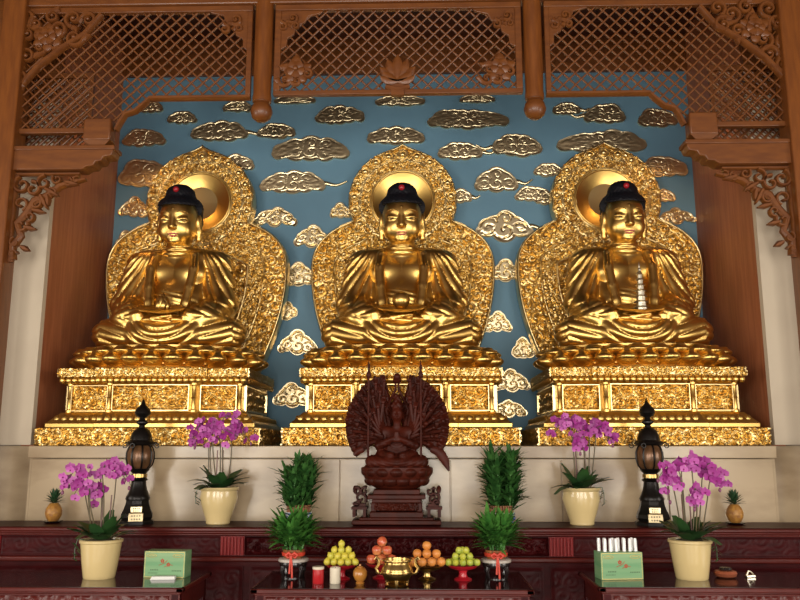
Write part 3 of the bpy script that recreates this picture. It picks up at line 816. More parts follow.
def buddha_robe():
    p = grid((-.86,-.60,-.02), (.86,.46,1.10), .0105); x, y, z = p; ax = np.abs(x); q = (ax, y, z)
    d = sd_ell(p, (0,.08,.60), (.40,.25,.50))
    d = smin(d, sd_ell(p, (0,-.05,.48), (.30,.235,.24)), .10)
    d = smin(d, sd_ell(q, (.29,.06,.93), (.22,.16,.13)), .10)
    d = smin(d, sd_cap(q, (.395,.05,.865), (.468,-.05,.46), .145, .150), .07)
    # forearm in a wide sleeve towards the hands
    d = smin(d, sd_cap(q, (.478,-.09,.41), (.24,-.37,.270), .138, .088), .07)
    d = smin(d, sd_ell(q, (.38,-.23,.28), (.17,.17,.13)), .08)
    # crossed legs
    d = smin(d, sd_ell(p, (0,.14,.22), (.50,.28,.24)), .10)
    d = smin(d, sd_cap(q, (.25,.0,.17), (.615,-.17,.150), .17, .138), .07)
    sh = np.minimum(sd_cap(p, (.60,-.20,.130), (.02,-.44,.115), .125, .10), sd_cap(p, (-.60,-.20,.130), (-.05,-.40,.115), .125, .115))
    d = smin(d, sh, .05)
    d = smin(d, sd_ell(p, (0,-.34,.12), (.36,.17,.12)), .06)
    d = smin(d, sd_ell(p, (0,-.33,.165), (.27,.15,.075)), .06)
    # ---- folds
    w1 = noise1(p, 5.0, .3)
    ang = np.arctan2(ax-.20, np.maximum(1.16-z, .02))
    mA = np.clip((z-.33)/.10, 0, 1)*np.clip((ax-.25)/.08, 0, 1)*np.clip((1.03-z)/.12, 0, 1)
    d = d-mA*(.030*cloth(ang*6.5+.30*w1)-.014)
    mF = np.clip((ax-.14)/.08, 0, 1)*np.clip((z-.26)/.05, 0, 1)*np.clip((.52-z)/.08, 0, 1)*np.clip((-.12-y)/.1, 0, 1)
    d = d-mF*.016*cloth((z*1.0+ax*.55+.03*w1)/.085)
    rr = np.hypot(x*.92, z-.345)
    mL = np.clip((.36-ax)/.08, 0, 1)*np.clip((.245-z)/.04, 0, 1)*np.clip((-.16-y)/.08, 0, 1)
    d = d-mL*(.026*cloth((rr+.012*w1)/.072)-.008)
    mK = np.clip((ax-.30)/.10, 0, 1)*np.clip((.31-z)/.04, 0, 1)*np.clip((.10-y)/.2, 0, 1)
    d = d-mK*(.020*cloth((z+.34*(ax-.62)*np.sign(.66-ax)*-1+.02*w1)/.088)-.006)
    # ---- open front, collar bands
    op = np.maximum(np.maximum(ax-(.150+.03*(1.0-z)), .50-z), y-.02)
    d = smax(d, -op, .02)
    for a, b, r0, r1 in (((.125,.03,1.035),(.195,-.12,.95),.035,.045),((.195,-.12,.95),(.215,-.205,.80),.045,.047),((.215,-.205,.80),(.20,-.27,.60),.047,.045),((.20,-.27,.60),(.18,-.315,.44),.045,.044),((.18,-.315,.44),(.14,-.36,.24),.044,.04)):
        d = smin(d, sd_cap(q, a, b, r0, r1), .018)
    for off in (.0,):
        gr = sd_cap(q, (.225,-.255,.80), (.212,-.318,.60), .007, .007); gr = np.minimum(gr, sd_cap(q, (.205,-.168,.95), (.225,-.255,.80), .007, .007))
        d = smax(d, -gr, .008)
    # back of the neck closed by the collar
    d = smin(d, np.maximum(sd_ell(p, (0,.07,.99), (.20,.13,.10)), z-1.05), .03)
    d = smax(d, -sd_cap(p, (0,.0,.98), (0,-.03,1.2), .128, .135), .012)
    # inner garment crossing the belly
    ig = np.maximum(sd_ell(p, (0,-.05,.47), (.285,.235,.23)), np.abs(z-.46)-.12+.10*x*np.sign(1))
    d = smin(d, ig-.004*np.sin(2*PI*(z+.25*x)/.05), .02)
    d = smax(d, -z+.002, .01)
    return nets(d, p, 'robe', M['gold'])
def buddha_hair():
    p = grid((-.28,-.40,1.06), (.28,.34,1.80), .0085); g0 = p; p = tilt(p); x, y, z = p; ax = np.abs(x); q = (ax, y, z)
    d = sd_ell(p, (0,.03,1.452), (.230,.250,.148))
    d = smin(d, sd_ell(p, (0,.04,1.585), (.150,.150,.122)), .03)
    d = smin(d, sd_ell(p, (0,.13,1.33), (.205,.17,.20)), .05)
    # cut at the hairline: higher in front, sideburns before the ears
    line = 1.478-.012*(ax/.2)**2
    d = smax(d, np.where(y < .02, line-z+np.clip((y+.08)/.10, 0, 1)*.13, -1), .01)
    d = smax(d, 1.20-z, .02)
    c = np.sin(x*105)*np.sin(y*105)*np.sin(z*105)
    d = d-.005*c
    return nets(d, g0, 'hair', M['hair'])
def make_buddha(lab):
    t = thing('buddha_statue', lab, 'statue', (0,7.80,2.590), 0, None, (.985,.985,.985))
    link('body', buddha_body(), None, t); link('robe', buddha_robe(), None, t)['label'] = 'golden folded robe open over the chest'
    link('hair', buddha_hair(), None, t)['label'] = 'blue black hair with a raised crown'
    b = MB(); b.ell((0,-.118,1.635), (.030,.028,.030), 14, 9)
    b.build('hair_jewel', M['jewel'], t, HEAD_LOC, HEAD_ROT)['label'] = 'round red jewel in the hair'
    b = MB()
    b.ribbon([(-.052,1.175),(-.02,1.182),(0,1.179),(.02,1.182),(.052,1.175)], [.005,.020,.020,.020,.005], -.2445, .03)
    b.ribbon([(-.045,1.165),(-.02,1.158),(0,1.156),(.02,1.158),(.045,1.165)], [.006,.020,.024,.020,.006], -.2425, .03)
    b.build('painted_lips', M['lip'], t, HEAD_LOC, HEAD_ROT)['label'] = 'red painted lips'
    for s in (-1,1):
        b = MB(); b.tube([(s*.036,-.240,1.313),(s*.07,-.2415,1.309),(s*.10,-.234,1.311),(s*.134,-.211,1.320)], [.003,.0055,.0055,.002], 6); b.build('eye_line', M['ink'], t, HEAD_LOC, HEAD_ROT)
        b = MB(); b.tube([(s*.022,-.233,1.376),(s*.045,-.231,1.396),(s*.075,-.222,1.408),(s*.105,-.207,1.406),(s*.130,-.188,1.394),(s*.148,-.170,1.378)], [.002,.004,.0048,.0045,.0035,.001], 6); b.build('eyebrow', M['goldd'], t, HEAD_LOC, HEAD_ROT)
    return t

p1 = make_plinth('wide gilded carved plinth under the middle statue with the round orb'); p1.location.x = .02; p1.scale.x = 1.045
dup(p1, 'gilded carved plinth under the statue with the lotus bud', (-SX,7.10,1.67), sc=(1,1,1)); dup(p1, 'gilded carved plinth under the statue with the pagoda', (SX,7.10,1.67), sc=(1,1,1))
l1 = make_lotus('gilded lotus throne on the middle plinth, under the orb statue'); l1.location.x = .02; l1.scale.x = 1.03
dup(l1, 'gilded lotus throne under the statue that holds a lotus bud', (-SX,7.72,2.37), sc=(1,1,1)); dup(l1, 'gilded lotus throne under the statue that holds a pagoda', (SX,7.72,2.37), sc=(1,1,1))
h1 = make_halo('pointed gilded halo screen behind the middle statue with the orb'); h1.location.x = .01
dup(h1, 'pointed gilded halo screen behind the statue with the lotus bud', (-SX,8.52,2.40)); dup(h1, 'pointed gilded halo screen behind the statue with the pagoda', (SX,8.52,2.40))
BY, BZ = 7.80, 2.590
bu = make_buddha('middle golden seated Buddha statue with a round orb in its lap'); bu.location.x = .02; bu.scale.x = 1.02
dup(bu, 'golden seated Buddha statue cupping a lotus bud above its hands', (-SX+.01,BY,BZ), sc=(.985,)*3); dup(bu, 'golden seated Buddha statue with a small tiered pagoda in its hands', (SX-.01,BY,BZ), sc=(.985,)*3)
# held objects, standing in the cupped hands
hz = BZ+.306*.985; hy = BY-.445*.985
t = thing('golden_orb', 'golden orb on a shallow dish in the hands of the middle statue', 'orb', (.02,hy,hz))
MB().lathe([(0,0),(.06,0),(.15,.03),(.165,.047),(.158,.050),(.14,.04),(.05,.028),(0,.028)], 36, (0,0,0), 1.42, .90).build('dish', M['gold'], t, (0,-.01,.012), (.36,0,0))
MB().ell((0,0,.122), (.083,.083,.083), 24, 16).build('ball', M['gold'], t)
t = thing('lotus_bud', 'small golden lotus bud on a shallow bowl held by a seated statue', 'lotus bud', (-SX+.01,hy,hz))
MB().lathe([(0,0),(.06,0),(.15,.03),(.165,.047),(.158,.050),(.14,.04),(.05,.028),(0,.028)], 36, (0,0,0), 1.42, .90).build('bowl', M['gold'], t, (0,-.01,.012), (.36,0,0))
b = MB()
for k, (n, R, h) in enumerate(((6,.06,.10),(6,.045,.14))):
    for i in range(n):
        a = 2*PI*(i+.5*k)/n; b.ell((R*.7*math.cos(a), R*.7*math.sin(a), .03+h*.5), (.032,.032,h*.5), 10, 7)
b.ell((0,0,.13), (.03,.03,.07), 10, 8); b.build('bud', M['gold'], t)
t = thing('pagoda', 'small silvery pagoda of stacked eaves in the hands of a seated statue', 'pagoda', (SX-.01,hy,hz-.01))
MB().lathe([(0,0),(.06,0),(.15,.03),(.165,.047),(.158,.050),(.14,.04),(.05,.028),(0,.028)], 36, (0,0,0), 1.42, .90).build('dish', M['gold'], t, (0,-.01,.012), (.36,0,0))
z = .0
for k in range(7):
    r = .070-.0065*k; b = MB()
    b.lathe([(0,0),(r*.72,0),(r*.72,.034),(r*1.12,.038),(r*.85,.05),(r*.62,.054),(0,.054)], 8, (0,-.065,z)); b.build('storey', M['silver'], t, smooth=False); z += .052
MB().lathe([(0,0),(.022,.004),(.012,.02),(.018,.035),(.006,.05),(.008,.07),(0,.11)], 10, (0,-.065,z)).build('spire', M['silver'], t)

# ------------------------------------------------ many-armed sandalwood figure on the altar
def guanyin():
    g = thing('many_armed_statue', 'dark red sandalwood statue with a fan of many arms, on a carved stand', 'statue', (0,6.78,1.045))
    C = M['carv']
    # stand
    MB().box(-.36,.36,-.15,.15,0,.035).box(-.30,.30,-.14,.14,.035,.055).build('stand_foot', C, g, bevel=.006)
    b = MB(); b.box(-.215,.215,-.14,.14,.055,.10); b.box(-.20,.20,-.125,.125,.17,.20); b.box(-.235,.235,-.15,.15,.20,.235); b.box(-.19,.19,-.12,.12,.235,.275)
    b.box(-.15,.15,-.05,.12,.10,.17)
    b.build('stand_table', C, g, bevel=.006)
    for sx in (-1,1):
        for sy in (-1,1):
            b = MB(); b.box(sx*.185-.022,sx*.185+.022,sy*.105-.022,sy*.105+.022,.10,.172); b.build('stand_leg', C, g, bevel=.006)
        b = MB()      # flanking carved wings on little stools
        b.box(*sorted((sx*.24,sx*.37)),-.09,.09,.115,.135); b.box(*sorted((sx*.25,sx*.275)),-.08,.08,.055,.12); b.box(*sorted((sx*.335,sx*.36)),-.08,.08,.055,.12)
        b.box(*sorted((sx*.255,sx*.345)),-.05,.05,.135,.16)
        for (cx,cz,r,a0,tu) in ((.30,.20,.05,0,2.2),(.33,.255,.035,2,-2),(.27,.255,.035,1,2),(.325,.165,.03,3,2)):
            b.ribbon(spiral(sx*cx,cz,r*.2,r,a0,a0+sx*tu*PI,16), [.02*(.8+.5*i/16) for i in range(17)], -.05, .09)
        b.ell((sx*.345,-.01,.27), (.02,.03,.035), 8, 6)
        b.build('stand_wing', C, g)
    carved(.36,.055,.006,.012,.04,3).build('stand_carving', C, g, (0,-.12,.112))
    # lotus seat
    MB().lathe([(0,0),(.16,0),(.20,.02),(.27,.09),(.30,.15),(.295,.175),(.25,.185),(0,.185)], 40, (0,0,.275), 1, .72).build('lotus_seat', C, g)
    pm = petal_mesh(.118,.105,.09,'petal',C)
    for row, (n, a, zz, off) in enumerate(((14,.225,.30,0),(14,.255,.37,.5))):
        for i in range(n):
            q = 2*PI*(i+off)/n; link('petal', pm, None, g, (a*math.cos(q), a*.72*math.sin(q), zz), (-.25,0,q+PI/2), (1,1,.9))
    # figure
    p = grid((-.30,-.22,.42), (.30,.14,1.10), .0062); x, y, z = p; ax = np.abs(x); q = (ax,y,z)
    d = sd_ell(p, (0,.01,.62), (.115,.085,.16))
    d = smin(d, sd_ell(p, (0,.0,.50), (.17,.13,.07)), .04)
    d = smin(d, sd_cap(q, (.07,-.0,.50), (.205,-.06,.495), .07, .052), .03)
    d = smin(d, sd_cap(q, (.19,-.08,.49), (-.02,-.15,.485), .048, .04), .02)
    d = smin(d, sd_ell(q, (.09,.02,.745), (.06,.05,.05)), .04)
    d = smin(d, sd_cap(q, (.125,.02,.74), (.15,-.03,.63), .040, .034), .02)
    d = smin(d, sd_cap(q, (.15,-.035,.63), (.025,-.115,.68), .034, .024), .015)
    d = smin(d, sd_cap(q, (.012,-.12,.67), (.008,-.125,.735), .02, .010), .01)
    d = smin(d, sd_cap(q, (.14,-.02,.56), (.05,-.13,.55), .03, .025), .02)
    d = d-.005*cloth((np.hypot(x, z-.70))/.034)*(z < .64)*(y < .02)
    d = smin(d, sd_cap(p, (0,.0,.77), (0,-.015,.84), .034, .032), .02)
    h = sd_ell(p, (0,-.015,.885), (.052,.060,.068)); h = smin(h, sd_cap(p, (0,-.074,.895), (0,-.084,.872), .007, .010), .008)
    h = smax(h, -sd_ell(q, (.022,-.078,.893), (.016,.012,.008)), .008); h = smin(h, sd_ell(p, (0,-.07,.85), (.016,.01,.006)), .004)
    h = smin(h, sd_ell(q, (.054,.0,.875), (.010,.018,.034)), .008)
    d = smin(d, h, .012)
    cr = sd_ell(p, (0,.0,.955), (.058,.055,.045)); cr = smin(cr, sd_ell(p, (0,.0,1.01), (.036,.035,.05)), .02); cr = cr-.006*np.sin(x*150)*np.sin(z*130)
    d = smin(d, cr, .015)
    body = nets(d, p, 'body', C); link('body', body, None, g)
    # half discs of overlapping hands
    cz = .80; R = .435
    for s in (-1,1):
        n, m = 110, 46; A = np.linspace(R_(14.5), R_(128), n+1); T = np.linspace(0.09, 1, m+1)
        X = np.zeros((n+1,m+1)); Z = X.copy(); Yy = X.copy()
        for i, a in enumerate(A):
            sc = 1+.018*abs(math.sin(a*34))
            for j, tt in enumerate(T):
                r = R*tt*sc; X[i,j] = s*r*math.sin(a); Z[i,j] = cz+r*math.cos(a)
                k = int(tt*7); ph = .5*(k % 2)
                Yy[i,j] = .075-.05*(1-tt)-.022*(tt*7 % 1)*abs(math.cos((a*17+ph*PI)))-.012*abs(math.sin(a*34+ph*PI))
        b = relief(X, Z, Yy, .10)
        if s > 0: b.f = [q[::-1] for q in b.f]
        b.build('arm_fan', C, g, ang=60)
    # arms with hands
    def arm(pts, rad, nm='arm', hold=None):
        b = MB(); b.tube(pts, rad, 8)
        e = np.array(pts[-1]); dr = e-np.array(pts[-2]); dr = dr/np.linalg.norm(dr)
        sd = np.cross(dr, (0,1,0)); 
        b.ell(tuple(e+dr*.014), (.015,.010,.017), 8, 6)
        for f in range(4):
            o = e+dr*.022+sd*(.010*(f-1.5)); b.tube([o, o+dr*.018+np.array((0,-.003,0)), o+dr*.030+np.array((0,-.010,0))], [.0042,.004,.003], 5)
        b.tube([e+dr*.006+sd*.014, e+dr*.018+sd*.022, e+dr*.027+sd*.021], [.0045,.004,.003], 5)
        if hold == 0: b.lathe([(0,0),(.006,.01),(.02,.03),(.018,.05),(0,.06)], 8, tuple(e+dr*.04+np.array((0,-.012,-.02))))
        if hold == 1: b.ell(tuple(e+dr*.05), (.02,.02,.02), 8, 6)
        if hold == 2: b.tube([e-np.array((0,.015,.09)), e+np.array((0,-.015,.11))], .006, 6)
        b.build(nm, C, g)
    k = 0
    for s in (-1,1):
        for ring, (R1, n, a0, a1, yy) in enumerate(((.205,6,34,122,-.05),(.295,8,24,126,-.015),(.375,10,17,128,.02))):
            for i in range(n):
                a = R_(a0+(a1-a0)*(i+.35*(ring % 2))/(n-.4)); k += 1
                e = (s*R1*math.sin(a), yy-.02, cz+R1*math.cos(a)); rt = (s*.095, .02, .73+.012*ring)
                mid = ((rt[0]+e[0])*.5+s*.03*math.cos(a), yy+.0, (rt[2]+e[2])*.5-.03*math.sin(a))
                arm([rt, ((rt[0]+mid[0])/2,.015,(rt[2]+mid[2])/2), mid, ((mid[0]+e[0])/2,yy-.012,(mid[2]+e[2])/2+.004), e], [.024,.023,.021,.017,.012], hold=(k % 4 if k % 4 != 2 else None))
        # raised pair above the crown
        arm([(s*.06,.03,.76),(s*.098,.04,.92),(s*.050,.03,1.02),(s*.014,.0,1.09),(s*.012,-.01,1.14)], [.022,.018,.012,.010,.009])
    b = MB(); b.ell((0,-.02,1.20), (.03,.03,.03), 10, 7); b.ell((0,-.02,1.165), (.04,.035,.02), 10, 6); b.build('raised_figure', C, g)
    # two staves
    for s, x in ((-1,.235),(1,.20)):
        b = MB(); b.tube([(s*x,-.10,.54),(s*x,-.07,1.22)], .009, 8); b.lathe([(0,0),(.018,.02),(.022,.05),(.008,.08),(.014,.10),(0,.17)], 8, (s*x,-.07,1.17)); b.build('staff', C, g)
    # scarf end hanging by the lotus
    b = MB(); b.ribbon([(.28,.60),(.33,.585),(.37,.55),(.40,.50),(.43,.42)], [.05,.07,.08,.07,.015], -.03, .03); b.build('scarf_end', C, g)
    b = MB(); b.ribbon([(-.28,.60),(-.33,.58),(-.36,.55)], [.05,.06,.02], -.03, .03); b.build('scarf_end', C, g)
    return g
guanyin()
# ================================================================ altar
AZ = 1.04
a = thing('altar_table', 'long dark mahogany altar with carved frieze and red fluted blocks below the marble ledge', 'altar', (0,6.5,0))
MB().box(-3.42,3.42,-.02,.52,AZ-.03,AZ).build('tabletop', M['maho'], a, bevel=.008)
b = MB(); b.box(-3.42,3.42,-.035,.3,AZ-.032,AZ-.006); b.box(-3.40,3.40,-.015,.3,AZ-.05,AZ-.032); b.box(-3.38,3.38,.0,.3,AZ-.068,AZ-.05)
b.build('top_moulding', M['mahol'], a, bevel=.007)
MB().box(-3.36,3.36,.035,.45,.80,AZ-.06).build('frieze_board', M['maho'], a)
MB().box(-3.40,3.40,-.01,.45,.775,.815).build('middle_rail', M['mahol'], a, bevel=.012)
MB().box(-3.36,3.36,.04,.48,.06,.775).build('lower_board', M['maho'], a)
MB().box(-3.40,3.40,0,.5,0,.07).build('plinth_board', M['maho'], a, bevel=.01)
fx = [-3.24,-1.29,1.29,3.24]
for x in fx:
    b = MB(); b.box(x-.095,x+.095,.016,.05,.822,.966)
    for i in range(7): b.lathe([(.0,0),(.0105,.002),(.0105,.136),(0,.138)], 10, (x-.081+.027*i, .010, .825))
    b.build('fluted_block', M['mahor'], a)['label'] = 'bright red fluted block'
for x0, x1, nm, d, c, sd in ((-3.14,-1.39,'a',.0035,.16,2),(-1.19,1.19,'b',.024,.085,3),(1.39,3.14,'c',.0035,.16,4)):
    carved(x1-x0, .138, .0095, d, c, sd, .006, scale_v=1).build('frieze_carving', M['maho'], a, ((x0+x1)/2, .035, .825), ang=70)
for x0, x1, sd in ((-3.3,-2.25,5),(-2.2,-1.2,6),(-1.15,1.15,7),(1.2,2.2,8),(2.25,3.3,9)):
    carved(x1-x0, .48, .013, .007, .15, sd, .02).build('lower_carving', M['maho'], a, ((x0+x1)/2, .04, .26), ang=70)

# ---------------------------------------------------------------- offering tables in front
def offering_table(x0, x1, y0, y1, h, lab):
    cx, cy = (x0+x1)/2, (y0+y1)/2; w, d = (x1-x0)/2, (y1-y0)/2
    t = thing('offering_table', lab, 'table', (cx,cy,0), 0, 'offering tables in front of the altar')
    MB().box(-w+.015,w-.015,-d+.015,d-.015,h-.012,h).build('lacquered_top', M['tabletop'], t)
    b = MB(); b.box(-w,w,-d,-d+.05,h-.032,h-.002); b.box(-w,w,d-.05,d,h-.032,h-.002); b.box(-w,-w+.05,-d,d,h-.032,h-.002); b.box(w-.05,w,-d,d,h-.032,h-.002)
    b.box(-w+.02,w-.02,-d+.02,d-.02,h-.045,h-.014)
    b.build('top_edge', M['mahol'], t, bevel=.006)
    MB().box(-w+.03,w-.03,-d+.03,-d+.06,h-.16,h-.04).box(-w+.03,w-.03,d-.06,d-.03,h-.16,h-.04).build('apron', M['mahol'], t)
    for s in (-1,1): MB().box(s*(w-.045)-.015,s*(w-.045)+.015,-d+.06,d-.06,h-.16,h-.04).build('side_apron', M['mahol'], t)
    carved(2*w-.2, .09, .012, .012, .08, 3).build('apron_carving', M['mahol'], t, (0,-d+.03,h-.145), ang=70)
    for sx in (-1,1):
        for sy in (-1,1):
            b = MB(); xx, yy = sx*(w-.06), sy*(d-.06); b.frustum(xx-.035,xx+.035,yy-.035,yy+.035,0,xx-.03,xx+.03,yy-.03,yy+.03,h-.04); b.build('leg', M['maho'], t, bevel=.008)
    return t
TH = .76
offering_table(-.905,.92,5.38,6.16,TH,'low lacquered offering table holding the fruit piles and brass censer')
offering_table(-3.35,-1.345,5.40,6.12,TH,'low lacquered offering table holding a pale green box without wrapped sticks')
offering_table(1.34,3.35,5.43,6.12,TH+.01,'low lacquered offering table holding the green box of wrapped sticks')

# ---------------------------------------------------------------- lanterns
def lantern(lab, loc):
    t = thing('bronze_lantern', lab, 'lantern', loc, 0, 'bronze lanterns on the altar')
    B = M['bronze']
    MB().lathe([(0,0),(.145,0),(.145,.025),(.125,.04),(.135,.06),(.13,.09),(.112,.13),(.10,.17),(.095,.20)], 8).build('base', B, t, rot=(0,0,PI/8), smooth=False)
    MB().lathe([(.095,.20),(.10,.22),(.086,.25),(.07,.29),(.062,.33),(.058,.36),(.075,.375),(.058,.39),(.056,.43),(.075,.45),(.085,.47),(0,.475)], 20).build('stem', B, t)
    MB().lathe([(.0,.395),(.066,.395),(.066,.425),(0,.425)], 20).build('stem_ring', M['brass'], t)['label'] = 'brass ring on the stem'
    MB().lathe([(0,.468),(.07,.468),(.095,.50),(.108,.555),(.106,.61),(.09,.655),(.07,.675),(0,.675)], 24).build('lantern_body', M['amber'], t)['label'] = 'amber brown lantern glass'
    b = MB()
    for i in range(8):
        q = 2*PI*i/8+.2; b.tube([(r*math.cos(q), r*math.sin(q), z) for r, z in ((.072,.468),(.099,.50),(.112,.555),(.110,.61),(.094,.655),(.074,.675))], .0075, 6)
    b.build('lantern_ribs', B, t)
    MB().lathe([(0,.67),(.105,.67),(.118,.685),(.112,.70),(.092,.715),(.086,.75),(.072,.79),(.05,.815),(.03,.825),(0,.83)], 24).build('roof', B, t)
    MB().lathe([(0,.825),(.028,.825),(.024,.845),(.05,.865),(.05,.875),(.026,.895),(.022,.91),(.05,.925),(.066,.95),(.06,.985),(.036,1.01),(.018,1.03),(.010,1.06),(0,1.085)], 20).build('finial', B, t)
    for i in range(4):
        q = PI/4+PI/2*i+.35; x, y = .118*math.cos(q), .118*math.sin(q)
        b = MB(); b.tube([(x,y,.69),(x*1.15,y*1.15,.70),(x*1.22,y*1.22,.69)], .006, 6)
        b.tube([(x*1.22+.017*math.cos(PI*2*k/12), y*1.22, .668+.019*math.sin(2*PI*k/12)) for k in range(13)], .0045, 6); b.build('hanging_ring', B, t)
    for pl, rows in ((MB().frustum(-.057,.057,-.152,-.115,.03,-.057,.057,-.137,-.11,.10), ((.05,-.1505,.040),(.078,-.145,.040))), (MB().box(-.045,.045,-.13,-.1,.104,.155), ((.118,-.1325,.028),(.137,-.1325,.028)))):
      po = pl.build('name_plate', M['plate'], t, bevel=.004); po['label'] = 'brass plate at the foot'
      b = MB()
      for z, y, w in rows:
        for i in range(4):
            x = -w+2*w*(i+.5)/4; b.box(x-w*.17,x+w*.17,y,y+.006,z-.002,z+.002); b.box(x-.002,x+.002,y,y+.006,z-.007,z+.007)
      b.build('engraving', M['ink'], po)
    return t
c = P(136.5, 521.5, 6.74)
lt = lantern('black bronze lantern standing between two orchids below the lotus bud statue', (c[0],6.74,AZ)); lt.rotation_euler.z = .28; lt.scale = (1,1,.945)
c = P(653, 520, 6.74)
dup(lt, 'black bronze lantern standing between two orchids below the pagoda statue', (c[0],6.74,AZ), rz=-.12)

# ---------------------------------------------------------------- orchids
def flower_mesh(name, r, m1):
    b = MB()
    for i in range(3):
        q = PI/2+2*PI*i/3; d = (math.cos(q), -.12, math.sin(q)); b.leaf((0,0,0), d, r, r*.78, .0, .12, 4, .3, (0,-1,0))
    for s in (-1,1):
        b.leaf((0,-.003,0), (s, -.10, .18), r*1.05, r*1.25, .0, .10, 4, .45, (0,-1,0))
    me = b.mesh(name, m1)
    l = MB(); l.ell((0,-r*.22,-r*.12), (r*.17,r*.22,r*.20), 8, 5)
    n = len(me.polygons)
    return me, l.mesh('flower_lip', M['lipf'])
def orchid(lab, loc, prof, leaf_w, sprays, seed, pot_h, top_r, stake=True):
    """sprays: [(foot x, list of (x, y, z) through which the flower stem runs)]"""
    r = random.Random(seed)
    t = thing('potted_orchid', lab, 'orchid', loc, 0, 'potted orchids on the altar and tables')
    MB().lathe(prof, 36).build('pot', M['pot'], t)
    MB().lathe([(0,pot_h-.03),(top_r*.9,pot_h-.03),(top_r*.6,pot_h-.005),(0,pot_h)], 20).build('bark', M['soil'], t)
    fa, la = flower_mesh('flower', .034, M['petal']); fb, lb = flower_mesh('flower', .032, M['petal2'])
    n = 0
    for k, pts in enumerate(sprays):
        b = MB(); pts = [np.array(q, float) for q in pts]
        # smooth path
        path = []
        for i in range(len(pts)-1):
            p0 = pts[max(i-1,0)]; p1_ = pts[i]; p2 = pts[i+1]; p3 = pts[min(i+2,len(pts)-1)]
            for f in np.linspace(0,1,7)[:-1]:
                path.append(.5*((2*p1_)+(-p0+p2)*f+(2*p0-5*p1_+4*p2-p3)*f*f+(-p0+3*p1_-3*p2+p3)*f**3))
        path.append(pts[-1])
        m_ = len(path)
        b.tube(path, [.0055-.003*i/m_ for i in range(m_)], 6); b.build('flower_stem', M['stem'], t)
        start = int(m_*.50); cnt = 13 if len(sprays) < 7 else 12
        for i in range(cnt):
            f = start+(m_-1-start)*i/(cnt-1); q = path[int(f)]
            dx = r.uniform(-.05,.05); dy = r.uniform(-.07,.03); dz = r.uniform(-.05,.03)
            if i >= cnt-1:
                bb = MB(); bb.ell((0,0,0), (.011,.011,.016), 8, 6); bb.build('bud', M['bud'], t, tuple(q+np.array((dx*.3,0,-.015)))); continue
            me, lp_ = ((fa,la),(fb,lb))[r.random() < .38]
            s = r.uniform(.85,1.12)
            o = link('flower', me, None, t, tuple(q+np.array((dx,dy,dz))), (r.uniform(-.35,.25), r.uniform(-.4,.4), r.uniform(-.9,.9)), (s,s,s))
            link('flower_lip', lp_, None, o); n += 1
    if stake:
        for k in range(2):
            x = r.uniform(-.05,.05); b = MB(); b.tube([(x,.02,pot_h-.03),(x*1.1,.03,pot_h+.30)], .0045, 6); b.build('stake', M['stake'], t)
    nl = 22
    for i in range(nl):
        a_ = 2*PI*i/nl+r.uniform(-.25,.25); el = r.uniform(.20,1.15); L = leaf_w*r.uniform(1.1,1.5)
        b = MB(); b.leaf((0.035*math.cos(a_),.035*math.sin(a_),pot_h-.01), (math.cos(a_)*math.cos(el), math.sin(a_)*math.cos(el), math.sin(el)+.1), L, .092*r.uniform(.85,1.2), r.uniform(.12,.5), .22, 7, .4)
        b.build('leaf', M['leafd'], t)
    # trailing sprig over the rim
    b = MB(); s = 1 if seed % 2 else -1
    q0 = [(s*top_r*.7,-.05,pot_h),(s*top_r*1.03,-.06,pot_h+.005),(s*top_r*1.10,-.07,pot_h-.06),(s*top_r*1.06,-.08,pot_h-.13)]
    b.tube(q0, .003, 5)
    for i in range(7): b.leaf((q0[2][0]+r.uniform(-.02,.02),-.075,pot_h-.02-.017*i), (r.choice((-1,1)),-.3,-.4), .035, .022, .2, .1, 3, .2)
    b.build('trailing_sprig', M['leafd'], t)
    return t
prof_s = lambda h, R, r: [(0,0),(r*.92,0),(r,.008),(r*1.0,h*.10),(r*1.28,h*.38),(R*.99,h*.70),(R*.94,h*.90),(R*1.0,h*.93),(R*1.04,h*.97),(R*1.02,h),(R*.93,h),(R*.90,h-.04),(0,h-.04)]
prof_c = lambda h, R, r: [(0,0),(r*.96,0),(r,.008),(r+(R-r)*.5,h*.45),(R*.97,h*.85),(R*.98,h*.90),(R*1.04,h*.92),(R*1.05,h*.98),(R*1.0,h),(R*.93,h),(R*.90,h-.03),(0,h-.03)]
def spray_from_px(c, Y, sc_z, lst, pot_h):
    out = []
    for dy, pts in lst:
        q = [(P(x,y,Y)[0]-c[0], dy, P(x,y,Y)[2]-c[2]) for x, y in pts]
        q[0] = (q[0][0], dy*.3, pot_h-.02); out.append(q)
    return out
